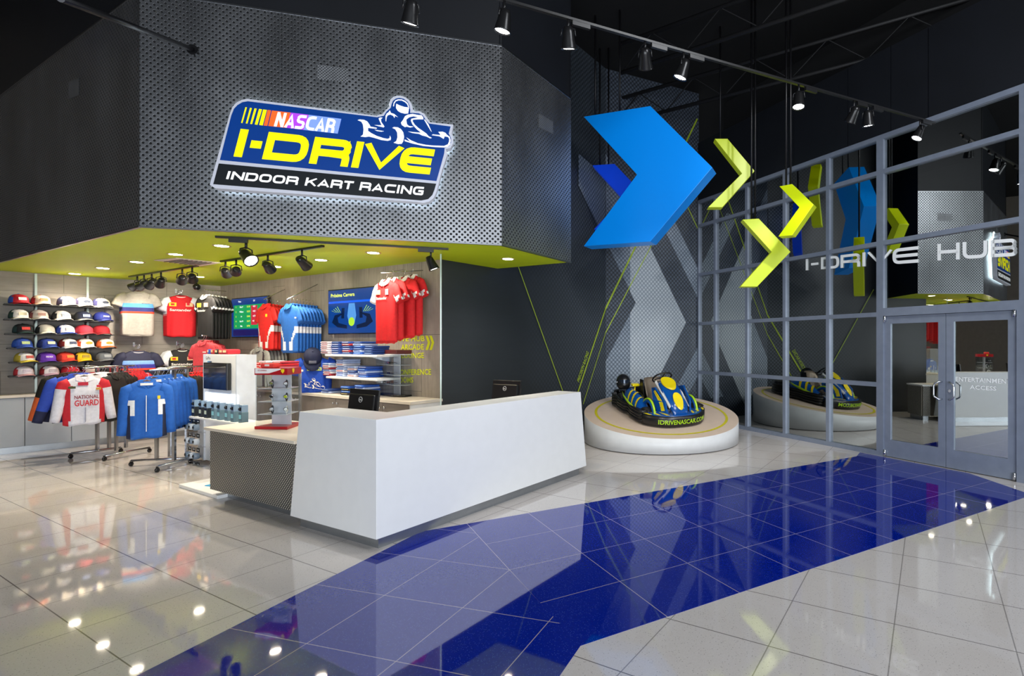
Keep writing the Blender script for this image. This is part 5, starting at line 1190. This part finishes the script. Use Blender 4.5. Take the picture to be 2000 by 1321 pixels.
b = MB(); b.box((ww*.38, .16, zt2/2), (ww*.5, .01, zt2-.04)); b.build('back_panel', mat('case_panel', 'e0e0e6', .25), root)
for k in range(1, 4):
    z = .02+(zt2-.03)*k/4; b = MB(); b.prism([(x*.96+.01, y*.9+.015) for x, y in outl], z-.005, z); b.build('case_shelf', mat('acrylic_shelf', 'd4d8dc', .15), root)
    P = A+wx*(ww*.40)+Vector((-wx.y, wx.x, 0))*.06
    o = empty('sunglasses', (P.x, P.y, .952+z+.001), Rc2-.1, ['brown sunglasses on the lowest shelf of the glasses case', 'pale framed sunglasses on the middle shelf of the glasses case', 'dark sunglasses on the top shelf of the glasses case'][k-1], 'sunglasses', 'sunglasses in the case')
    cc = ('5a3a28', 'b8a898', '141414')[k-1]
    for sg in (-1, 1):
        b = MB(); b.at((sg*.035, 0, .022)); b.slab([(.03*math.cos(a*math.pi/8), -.012*abs(math.cos(a*math.pi/8))*0, .018*math.sin(a*math.pi/8)) for a in range(16)], (0, .003, 0)); b.build('lens', mat('lens_dark', (.02, .02, .02), .1), o)
        b = MB(); b.tube([(sg*.066, 0, .03), (sg*.068, .06, .028), (sg*.062, .12, .012)], .0025, 5); b.build('temple', mat('frame_'+cc, cc, .3), o)
    b = MB(); b.tube([(-.066, 0, .032), (-.035, -.003, .041), (0, -.004, .030), (.035, -.003, .041), (.066, 0, .032)], .003, 5); b.build('frame', mat('frame_'+cc, cc, .3), o)
b = MB(); b.box((ww*.45, .12, zt2+.03), (ww*.95, .22, .055), .004); o = b.build('flat_box', mat('box_brown', '5c2420', .4), loc=(A.x, A.y, .952), rz=Rc2); tag(o, 'flat dark red box lying on top of the sunglasses case', 'box')
b = MB(); b.box((ww*.25, .008, zt2+.03), (.06, .003, .02)); b.build('box_print', mat('print_white', 'd8dcdc', .5), o)
# spirals of eyewear straps? none: closing strip of brochures hanging by the glass end
# ================================================================== KART PLATFORM
PX, PY, PR = .488, 9.42, 1.345
def ph(x, y): return .465 + .158*(y-PY) - .036*(x-PX)
disc = mat('platform_beige', 'dcc6b2', .4, var=.03); side = mat('platform_white', 'd6d8da', .4, var=.03)
root = empty('display_platform', (PX, PY, 0), 0, 'large round white platform with tilted beige top and yellow ring carrying the kart', 'platform')
N = 96; b = MB(); bot = []; top = []
for i in range(N):
    a = 2*math.pi*i/N; x, y = PR*math.cos(a), PR*math.sin(a); bot.append(b.v((x, y, .012))); top.append(b.v((x, y, ph(PX+x, PY+y))))
b.f(bot[::-1]); 
for i in range(N): b.f([bot[i], bot[(i+1) % N], top[(i+1) % N], top[i]], True, 0)
b.f(top, mi=1); b.build('drum', [side, disc], root)
b = MB(); b.lathe([(PR-.03, 0), (PR-.03, .012)], 64); b.build('shadow_gap', blackm, root)
b = MB(); r0, r1 = 1.12, 1.165
for i in range(N):
    q = []
    for a, r in ((i, r0), (i+1, r0), (i+1, r1), (i, r1)):
        t_ = 2*math.pi*a/N; x, y = r*math.cos(t_), r*math.sin(t_); q.append((x, y, ph(PX+x, PY+y)+.003))
    b.quad(q)
b.build('yellow_ring', mat('ring_yellow', 'd8cc10', .4), root, recalc=False)
# ================================================================== KART
kx, ky = PX-.02, PY-.03; fw = Vector((.42, -.908, 0)).normalized(); lf = Vector((-fw.y, fw.x, 0))   # lf = kart's left
up = Vector((.036, -.158, 1)).normalized(); fwt = (fw-up*fw.dot(up)).normalized(); lft = up.cross(fwt)
M = Matrix((fwt, lft, up)).transposed().to_4x4(); M.translation = Vector((kx, ky, ph(kx, ky)+.004))
kart = empty('racing_kart', (0, 0, 0), 0, 'blue, yellow and black racing kart displayed on the round tilted platform', 'kart'); kart.matrix_world = M
kb = mat('kart_blue', '0a4f9c', .22, coat=.3); ky_ = mat('kart_yellow', 'f0d810', .25, coat=.3); kbl = mat('kart_black', (.010, .010, .011), .3); klm = mat('kart_lime', 'a8d420', .3)
kgrey = mat('kart_seat', '8a7c6c', .35, .3); ktyre = mat('kart_tyre', (.012, .012, .012), .75)
HL, HW = .84, .60
# front bumper band
def arc_pts(x0, y0, rx, ry, n=24, a0=-90, a1=90):
    return [(x0+rx*math.cos(math.radians(a0+(a1-a0)*i/n)), y0+ry*math.sin(math.radians(a0+(a1-a0)*i/n))) for i in range(n+1)]
def outline_front(off=0):
    n = 28; out = []
    for i in range(n+1):
        u = -1+2*i/n; y = u*(HW+off); x = HL-.30*abs(u)**3.2-.05*u*u+off; out.append((x, y))
    return out
of = outline_front(); oi = outline_front(-.035)
b = MB(); A = [b.v((x, y, .02)) for x, y in of]; B_ = [b.v((x+.012, y, .10)) for x, y in of]; C_ = [b.v((x, y, .185)) for x, y in of]; D_ = [b.v((x, y, .185)) for x, y in oi]; E_ = [b.v((x, y, .02)) for x, y in oi]
for i in range(len(of)-1):
    for P_, Q_ in ((A, B_), (B_, C_), (C_, D_), (D_, E_), (E_, A)): b.f([P_[i], P_[i+1], Q_[i+1], Q_[i]], True)
for k in (0, -1): b.f([A[k], B_[k], C_[k], D_[k], E_[k]])
fb_ = b.build('front_bumper', kbl, kart)
b = MB()
def bump_map(u, v):      # u across (viewer's left to right = kart's right to left), v up
    y = (-.42+u*.86); uu = y/HW; x = HL-.30*abs(uu)**3.2-.05*uu*uu+.018; return Vector((x, y, .065+v*.075))
V, Fs, asp = btext('IDRIVENASCAR.COM'); vs = [b.v(bump_map(*p)) for p in V]
for f in Fs: b.f([vs[i] for i in f])
b.build('bumper_lettering', klm, fb_, recalc=False)
# front spoiler plate (blue) behind the bumper with yellow flashes
b = MB(); pl = [(x-.03, y*.95) for x, y in of]; back = [(.30, .50), (.42, .30), (.40, 0), (.42, -.30), (.30, -.50)]
b.loft([[(x, y, .12) for x, y in pl+back], [(x, y, .165) for x, y in pl+back], [(x-.02 if i < len(pl) else x, y*.97, .19) for i, (x, y) in enumerate(pl+back)]], smooth=False); b.build('front_spoiler', kb, kart)
b = MB()
for sg in (-1, 1):
    for k in range(3):
        yy = sg*(.22+.13*k); b.slab([(.74-.06*k, yy, .192), (.70-.06*k, yy+sg*.05, .192), (.48, yy+sg*.08, .192), (.50, yy+sg*.03, .192)], (0, 0, .004))
b.build('yellow_flashes', ky_, kart)
# floor pan + frame rails
b = MB(); b.prism([(.55, .28), (.55, -.28), (-.5, -.30), (-.5, .30)], .045, .055); b.build('floor_pan', mat('pan_alu', '55534f', .35, .8), kart)
b = MB()
for sg in (-1, 1): b.tube([(.72, sg*.2, .08), (.45, sg*.30, .07), (-.2, sg*.34, .07), (-.78, sg*.28, .10)], .016, 8)
for xx in (.5, 0, -.4, -.7): b.tube([(xx, -.32, .07), (xx, .32, .07)], .015, 8)
b.build('chassis_frame', mat('frame_black', (.02, .02, .022), .3, .5), kart)
# nose fairing: spine from bumper up to the wheel
def nose():
    b = MB(); st_ = [(.74, .17, .12, .07), (.64, .30, .17, .07), (.50, .40, .16, .06), (.36, .50, .18, .05), (.22, .575, .17, .04), (.12, .58, .14, .03)]
    rings = []
    for x, z, hw, th in st_:
        rings.append([(x, hw*math.copysign(abs(math.cos(a*math.pi/8))**.7, math.cos(a*math.pi/8)), z+th*math.sin(a*math.pi/8)) for a in range(16)])
    b.loft(rings); return b.build('nose_fairing', kb, kart)
nose()
def ovalp(name, cx_, cz, cy, rx, ry, slope, mt, yw=0, off=.03):
    b = MB(); pts = []
    for a in range(28):
        t_ = 2*math.pi*a/28; lx = rx*math.cos(t_); ly = ry*math.sin(t_)*(1-.18*math.cos(t_)); pts.append((cx_+lx, cy+ly, cz-slope*lx+off))
    b.slab(pts, (.01, 0, -.03)); return b.build(name, mt, kart)
ovalp('upper_number_oval', .27, .565, 0, .15, .125, .42, ky_, off=.055); ovalp('lower_number_oval', .62, .325, 0, .105, .082, 1.0, ky_, off=.075)
b = MB()
for sg in (-1, 1):
    b.slab([(.10, sg*.15, .625), (.40, sg*.17, .50), (.66, sg*.16, .33), (.66, sg*.185, .30), (.40, sg*.20, .47), (.10, sg*.18, .60)], (0, 0, -.02))
b.build('white_pinstripes', mat('kart_white', 'dcdcd8', .3), kart)
# wheel arch hoops and side fins of the fairing
for sg in (-1, 1):
    for nm, rr_, mt, w_ in (('fender_arch', .245, klm, .020), ('fender_blue', .212, kb, .032)):
        b = MB(); b.tube([(.34+rr_*math.cos(math.radians(a)), sg*(.40-.02*0), .10+rr_*1.15*math.sin(math.radians(a))) for a in range(-5, 186, 12)], w_, 8, ell=(1, .8)); b.build(nm, mt, kart)
    b = MB(); b.slab([(.66, sg*.20, .20), (.60, sg*.22, .38), (.30, sg*.26, .56), (.16, sg*.24, .52), (.34, sg*.30, .36), (.48, sg*.28, .18)], (0, sg*.03, 0)); b.build('side_fin', kb, kart)
    b = MB(); b.slab([(.62, sg*.24, .24), (.57, sg*.256, .36), (.34, sg*.292, .52), (.30, sg*.29, .49), (.50, sg*.28, .34), (.56, sg*.27, .22)], (0, sg*.008, 0)); b.build('fin_stripe', ky_, kart)
# wheels
for x_, y_, r_, w_ in ((.36, .45, .125, .12), (.36, -.45, .125, .12), (-.52, .47, .14, .18), (-.52, -.47, .14, .18)):
    b = MB(); b.at((x_, y_, r_)).lathe([(r_*.5, -w_/2), (r_*.92, -w_/2), (r_, -w_*.38), (r_, w_*.38), (r_*.92, w_/2), (r_*.5, w_/2)], 28, axis='Y'); wo = b.build('wheel', ktyre, kart)
    b = MB(); b.at((x_, y_, r_)).lathe([(.02, -w_*.52), (r_*.5, -w_*.48), (r_*.52, 0), (r_*.5, w_*.48), (.02, w_*.52)], 20, axis='Y'); b.build('rim', mat('rim_alu', 'a8a8ac', .3, .9), wo)
b = MB(); b.tube([(-.52, -.45, .14), (-.52, .45, .14)], .02, 10); b.tube([(.36, -.42, .125), (.36, .42, .125)], .014, 8); b.build('axles', chrome, kart)
# seat : scooped shell
b = MB(); rings = []
for x, z, hw, lip in ((.10, .10, .17, .05), (.0, .085, .19, .10), (-.12, .10, .20, .17), (-.22, .20, .205, .22), (-.29, .36, .205, .18), (-.34, .52, .19, .10), (-.36, .58, .16, .03)):
    back = x < -.18; r = []
    for i in range(13):
        u = -1+i/6; r.append((x+(lip*.9*abs(u)**3 if back else 0), hw*u, z+(0 if back else lip*abs(u)**3)))
    for i in range(12, -1, -1):
        u = -1+i/6; r.append((x-.015+(lip*.9*abs(u)**3 if back else 0), (hw+.012)*u, z-.015+(0 if back else lip*abs(u)**3)))
    rings.append(r)
b.loft(rings); b.build('seat', kgrey, kart)
b = MB(); b.slab([(-.17, -.235, .12), (-.25, -.24, .56), (-.36, -.24, .56), (-.34, -.235, .12)], (0, .02, 0)); b.slab([(-.17, .215, .12), (-.25, .22, .56), (-.36, .22, .56), (-.34, .215, .12)], (0, .02, 0)); b.build('seat_side_panels', kbl, kart)
# steering wheel
b = MB().at((.02, 0, .65), (0, -.75, 0)); b.tube([(.16*math.cos(a*math.pi/14), .17*math.sin(a*math.pi/14), 0) for a in range(28)], .015, 8, closed=True)
for a in (0, 2.1, 4.2): b.tube([(0, 0, 0), (.13*math.cos(a), .14*math.sin(a), 0)], .01, 6)
sw = b.build('steering_wheel', kbl, kart)
b = MB(); b.tube([(.05, 0, .61), (.45, 0, .15)], .012, 8); b.build('steering_column', chrome, sw)
# side pods : stacked ribs outside, sculpted blue covers with yellow flames
for sg in (-1, 1):
    b = MB()
    for k, z in enumerate((.05, .10, .15, .20)):
        rr_ = .03; of_ = .0 if k % 2 else .008
        pts = [(.46, sg*(HW-.12)), (.42, sg*(HW-.01+of_)), (.10, sg*(HW+of_)), (-.04, sg*(HW-.03)), (-.10, sg*(HW-.03)), (-.16, sg*(HW+of_)), (-.44, sg*(HW+of_)), (-.54, sg*(HW-.03)), (-.60, sg*(HW-.02)), (-.66, sg*(HW+of_)), (-.80, sg*(HW-.04)), (-.86, sg*(HW-.16))]
        b.tube([(x, y, z) for x, y in pts], rr_, 8)
    b.box((-.2, sg*(HW-.06), .12), (1.15, .08, .17)); b.build('side_bumper', kbl, kart)
    b = MB(); rings = []
    for x, hw, zt_ in ((.34, .05, .17), (.24, .10, .25), (.10, .13, .33), (-.06, .14, .38), (-.20, .14, .40), (-.34, .13, .41), (-.44, .10, .38)):
        yc = sg*(HW-.17); rings.append([(x, yc+sg*(hw*math.cos(a*math.pi/6)), .14+(zt_-.14)*max(0, math.sin(a*math.pi/6))) for a in range(0, 7)]+[(x, yc-sg*hw, .12), (x, yc+sg*hw, .12)])
    stripe = lambda c: 1 if (math.sin((c.x+.25*(c.z-.2))*34) > .45 and c.z > .15) else 0
    b.loft(rings); po = b.build('side_pod', [kb], kart)
    for k in range(3):      # flame stripes over the pod
        b = MB(); xs = .20-.17*k; pts = []
        L_, R_s = [], []
        for j in range(9):
            a = math.radians(10+j*17); x = xs-.10*math.sin(a*.8)+.02*k; 
            zt_ = .40-.55*max(0, x+.05)*.6 if x > -.05 else .405; hw = .142
            wv = .030*(1-abs(j-3)/7.5); c = Vector((x, sg*(HW-.17)+sg*(hw+.006)*math.cos(a), .146+(zt_-.14)*math.sin(a)))
            L_.append(c+Vector((wv, 0, 0))); R_s.append(c-Vector((wv, 0, 0)))
        for j in range(8): b.quad([L_[j], L_[j+1], R_s[j+1], R_s[j]])
        b.build('yellow_flame', ky_, po, recalc=False)
    b = MB(); b.tube([(.40, sg*(HW-.03), .16), (.2, sg*(HW-.005), .205), (-.05, sg*(HW-.0), .245), (-.28, sg*(HW-.02), .29), (-.42, sg*(HW-.05), .33)], [.006, .018, .022, .018, .006], 8, ell=(.6, 1)); b.build('lime_edge', klm, po)
# rear bumper + engine cover
b = MB()
for z in (.06, .12, .18, .24): b.tube([(-.66, -HW+.02, z), (-.84, -HW+.10, z), (-.92, -.2, z), (-.92, .2, z), (-.84, HW-.10, z), (-.66, HW-.02, z)], .032, 8)
b.box((-.84, 0, .15), (.10, .9, .22), .02); b.build('rear_bumper', kbl, kart)
b = MB(); b.box((-.60, 0, .26), (.26, .34, .26), .04); b.build('engine', mat('engine_grey', '3c3a38', .4, .6), kart)
b = MB(); b.box((-.42, -.30, .44), (.10, .14, .05), .02); b.tube([(-.42, -.30, .42), (-.36, -.34, .25)], .012, 6); b.build('yellow_air_box', ky_, kart)
b = MB(); b.tube([(-.02, -.33, .07), (.0, -.34, .24), (-.08, -.34, .32), (-.16, -.34, .30)], .010, 6); b.tube([(.12, -.30, .07), (.05, -.33, .20), (-.02, -.36, .26)], .008, 6); b.build('side_hoses', chrome, kart)
# helmet on the rear corner
hp = M @ Vector((-.62, -.44, .30))
b = MB(); n_ = 28; rings = []
for k in range(15):
    t_ = -1.0+k*(1+math.pi/2-.0)/14*1.0; ph_ = -.95+k*(math.pi/2+.95)/14; r = math.cos(ph_)*.145; z = .15+math.sin(ph_)*.150
    rings.append([(r*math.sin(2*math.pi*j/n_)*.88, -r*math.cos(2*math.pi*j/n_)*1.08-(.02 if (z < .12 and math.cos(2*math.pi*j/n_) > .3) else 0), z) for j in range(n_)])
b.loft(rings); ho = b.build('racing_helmet', kbl, loc=tuple(hp), rz=rz_of((CAMV-hp).normalized())+.25); tag(ho, 'glossy black racing helmet resting on the rear corner of the kart', 'helmet')
b = MB(); A_, B2_ = [], []
for j in range(13):
    a = math.radians(-62+j*124/12); A_.append(b.v((.136*math.sin(a)*.90, -.152*math.cos(a)*1.06, .105))); B2_.append(b.v((.134*math.sin(a)*.90, -.150*math.cos(a)*1.06, .20)))
for j in range(12): b.f([A_[j], A_[j+1], B2_[j+1], B2_[j]], True)
b.build('visor', mat('visor_smoke', (.02, .03, .05), .04, .4), ho, recalc=False)
b = MB()
for sg in (-1, 1): b.at((sg*.126, -.03, .155), (0, 0, 0)).lathe([(.02, -.01), (.022, 0), (.018, .01)], 12, axis='X')
b.build('visor_pivot', chrome, ho)

# ================================================================== LIGHTS
lens_m = mat('lamp_lens', 'fff2dc', .3, emit=30, var=0); lens_c = mat('lamp_lens_cool', 'ffffff', .3, emit=22, var=0); dim_l = mat('lens_grey', '6c7078', .2)
trimw = mat('downlight_trim', 'c8bc80', .4)
dl = [(146, 535), (201, 524), (267, 512), (343, 497), (433, 480.5), (389, 541), (538, 521), (627, 508), (729, 494), (992, 506)]
nm = ['fifth', 'fourth', 'third', 'second', 'first']
pr = None
for i, (x, y) in enumerate(dl):
    p = on_h(x, y, HS-.004)
    lb = ['recessed downlight farthest left over the cap shelves', 'second recessed downlight from the left in the lime soffit', 'third recessed downlight from the left in the lime soffit', 'recessed downlight just left of the ceiling air grille', 'recessed downlight in front of the left end of the long track', 'recessed downlight in the corner behind the clustered spotlights', 'recessed downlight above the red polos', 'recessed downlight above the blue polos', 'recessed downlight above the right television', 'recessed downlight in the soffit outside the shop near the bulkhead corner'][i]
    if pr is None:
        r_ = empty('downlight', tuple(p), 0, lb, 'downlight', 'recessed soffit downlights'); pr = r_
        b = MB(); b.lathe([(.066, .003), (.09, .003), (.09, -.004), (.066, -.002)], 28); b.build('trim_ring', trimw, r_)
        b = MB(); b.lathe([(.066, 0.003), (.066, -.0045)], 24); b.build('lens', lens_m, r_)
    else: copy_tree(pr, None, tuple(p), 0, lb)
    lamp('downlight_glow', 'SPOT', (p.x, p.y, HS-.03), 85 if i != 9 else 34, (1, .87, .70), .06, (p.x, p.y, 0), 125, .8)
# air grille
gp = [on_h(*q, HS-.003) for q in ((300, 508), (344, 503.6), (431, 513), (392, 519.5))]; c = sum(gp, Vector())/4
root = empty('air_grille', tuple(c), 0, 'square white ceiling air grille in the lime soffit', 'air grille')
b = MB(); b.slab([p-c for p in gp], (0, 0, -.008)); b.build('frame', mat('grille_frame', 'd8ccc0', .5), root)
b = MB()
for k in range(1, 8):
    u = k/8; a = gp[0]*(1-u)+gp[3]*u-c; d = gp[1]*(1-u)+gp[2]*u-c; a, d = a*.85+d*.15*0+Vector((0, 0, 0)), d*.85
    b.tube([a+Vector((0, 0, -.012)), d+Vector((0, 0, -.012))], .006, 4)
b.build('vanes', mat('grille_dark', '5c544c', .5), root)
def head(P, aim, label, grp, on=True, cool=False, sc=1.0, energy=0, spot=50):
    """track spotlight: P on the track underside"""
    o = empty('track_spotlight', P, 0, label, 'spotlight', grp)
    b = MB(); b.tube([(0, 0, 0), (0, 0, -.07*sc)], .011*sc, 8); b.build('stem', kbl, o)
    d = (Vector(aim)-Vector(P)).normalized(); q = d.to_track_quat('-Z', 'Y').to_matrix().to_4x4(); pv = Vector((0, 0, -.13*sc))
    b = MB(); b.m = Matrix.Translation(pv) @ q @ Matrix.Diagonal((sc, sc, sc, 1))
    b.lathe([(.022, .07), (.034, .065), (.044, .03), (.052, -.03), (.062, -.085), (.064, -.095), (.056, -.094), (.052, -.08)], 20); ho_ = b.build('lamp_body', mat('spot_black', (.014, .014, .015), .28, .3), o)
    b = MB(); b.m = Matrix.Translation(pv) @ q @ Matrix.Diagonal((sc, sc, sc, 1)); b.lathe([(.054, -.082), (.054, -.086)], 20); b.build('lens', (lens_c if cool else lens_m) if on else dim_l, ho_)
    b = MB(); sd = Vector((math.cos(math.atan2(d.x, -d.y)), math.sin(math.atan2(d.x, -d.y)), 0))
    b.tube([pv+sd*.058*sc+Vector((0, 0, .0)), pv+sd*.052*sc+Vector((0, 0, .055*sc)), Vector((0, 0, -.055*sc)), pv-sd*.052*sc+Vector((0, 0, .055*sc)), pv-sd*.058*sc], .006*sc, 6); b.build('yoke', kbl, o)
    if energy: lamp('spot_beam', 'SPOT', tuple(Vector(P)+pv+d*.12*sc), energy, (1, .9, .76) if not cool else (1, .97, .92), .05, aim, spot, .6)
    return o
def track(A, B, label, adapters=()):
    A, B = Vector(A), Vector(B); o = empty('lighting_track', tuple(A), 0, label, 'lighting track', 'black lighting tracks'); d = (B-A); s = Vector((-d.y, d.x, 0)).normalized()*.017
    b = MB(); b.slab([-s, -s+d, s+d, s], (0, 0, -.022)); b.build('rail', kbl, o)
    dn = d.normalized()
    for q in adapters:
        c = (Vector(q)-A).dot(dn)*dn; b = MB(); s2 = s*.9; b.slab([c-dn*.14-s2, c+dn*.03-s2, c+dn*.03+s2, c-dn*.14+s2], (0, 0, -.06)); b.build('adapter_box', kbl, o)
Z2 = HS-.0
def tr(px): return on_h(px[0], px[1], HS-.012)
# track 1 (long, parallel to the front edge)
h1 = [on_h(475, 468, HS-.03), on_h(841, 486, HS-.03)]
T1 = [tr((421, 463)), tr((876, 487))]; track(T1[0]+Vector((0, 0, .012)), T1[1]+Vector((0, 0, .012)), 'longest lighting track along the front of the lime soffit', h1)
G_t = 'black track spotlights in the shop'
head(tuple(T1[0]+(T1[1]-T1[0])*.118-Vector((0, 0, .03))), (-1.9, 4.8, .9), 'large lit spotlight hanging at the left end of the long track', G_t, sc=1.15, energy=40)
head(tuple(T1[0]+(T1[1]-T1[0])*.915-Vector((0, 0, .03))), (-1.6, 6.6, .9), 'lit spotlight at the right end of the long track', G_t, sc=1.0, energy=40)
T2 = [tr((432, 511)), tr((631, 481))]; track(T2[0]+Vector((0, 0, .012)), T2[1]+Vector((0, 0, .012)), 'second lighting track angled behind the long one', [])
for u, aim, lb in ((.05, (504, 620), 'left spotlight of the pair on the second track'), (.17, (430, 620), 'right spotlight of the pair on the second track'), (.50, (620, 620), 'single spotlight mid way along the second track'), (.82, (740, 640), 'rightmost spotlight on the second track')):
    tgt = on_p(*aim, PE, WRn); head(tuple(T2[0]+(T2[1]-T2[0])*u-Vector((0, 0, .01))), tuple(tgt), lb, G_t, sc=1.05, energy=26, spot=70)
T3 = [tr((253, 541)), tr((386, 519.5))]; track(T3[0]+Vector((0, 0, .012)), T3[1]+Vector((0, 0, .012)), 'short lighting track over the left wall tees', [])
for u, aim, lb in ((.13, (60, 640), 'leftmost of the four clustered spotlights'), (.24, (130, 640), 'second of the four clustered spotlights'), (.36, (200, 650), 'third of the four clustered spotlights'), (.50, (270, 640), 'rightmost of the four clustered spotlights'), (.80, (330, 640), 'left spotlight of the pair right of the cluster'), (.93, (390, 640), 'right spotlight of the pair right of the cluster')):
    tgt = on_p(*aim, PK, WLn); head(tuple(T3[0]+(T3[1]-T3[0])*u-Vector((0, 0, .01))), tuple(tgt), lb, G_t, sc=1.1, energy=40, spot=60)
b = MB(); p = on_h(384, 559, HS); p = at(384, 561, 9.6); b.lathe([(.02, .06), (.055, .03), (.055, -.02), (.03, -.05)], 16); b.tube([(0, 0, .05), (0, 0, HS-p.z)], .01, 6); o = b.build('security_camera', blackm, loc=tuple(p)); tag(o, 'small black dome camera under the soffit in the shop corner', 'security camera')
# hall track
HA = at(700, -50, 4.15); HA.z = 4.62; HTZ = 4.62
def htp(x, y): return on_h(x, y, HTZ)
TA, TB = htp(965, -8), htp(1815, 236); dT = (TB-TA)
track(TA-dT*.35, TB+dT*.02, 'long hall lighting track running diagonally towards the storefront', [htp(1150, 38), htp(1300, 84), htp(1372, 106), htp(1590, 172), htp(1690, 200), htp(1718, 210), htp(1812, 237)])
GH = 'spotlights on the hall track'
fc = Vector((PX, PY, .5)); big = Vector((.4, 8.3, 4.3))
def uh(x):
    k = (x-CX)/F; return (k*TA.y-TA.x)/(dT.x-k*dT.y)
hs = [(uh(985), (-1.9, 5.0, .4), 'spotlight second from the left in front of the dark upper wall', 45), (uh(1110), (-.6, 6.5, .3), 'lit spotlight right of the bulkhead corner', 45), (uh(1260), (.5, 9.3, .5), 'spotlight above the huge blue chevron', 130), (uh(1335), (-.9, 6.0, .6), 'spotlight just right of the one above the blue chevron', 50), (uh(1560), (1.6, 5.5, .0), 'spotlight at the middle right of the hall track', 40), (uh(1668), (1.4, 9.6, .5), 'left spotlight of the close pair on the hall track', 130), (uh(1695), (3.4, 7.4, .3), 'right tilted spotlight of the close pair on the hall track', 50), (uh(1797), (1.6, 7.2, 0), 'last spotlight on the hall track near the doors', 40)]
for u, aim, lb, en in hs:
    head(tuple(TA+dT*u-Vector((0, 0, .025))), aim, lb, GH, cool=True, sc=1.12, energy=en, spot=62)
P = at(803, -14, 3.95); head(tuple(P), (-2.6, 5.2, .4), 'spotlight cut off by the top edge above the kart sign', GH, cool=True, sc=1.0, energy=30)
# added spots without fittings, up near the roof, to brighten the hanging chevrons
for nm_, loc, aim, en in (('chevron_fill', (1.4, 4.6, 6.2), (.4, 8.5, 4.3), 200), ('chevron_fill', (3.0, 5.2, 6.0), (1.9, 8.8, 4.2), 200)):
    lamp(nm_, 'SPOT', loc, en, (1, .97, .93), .08, aim, 38, .6)
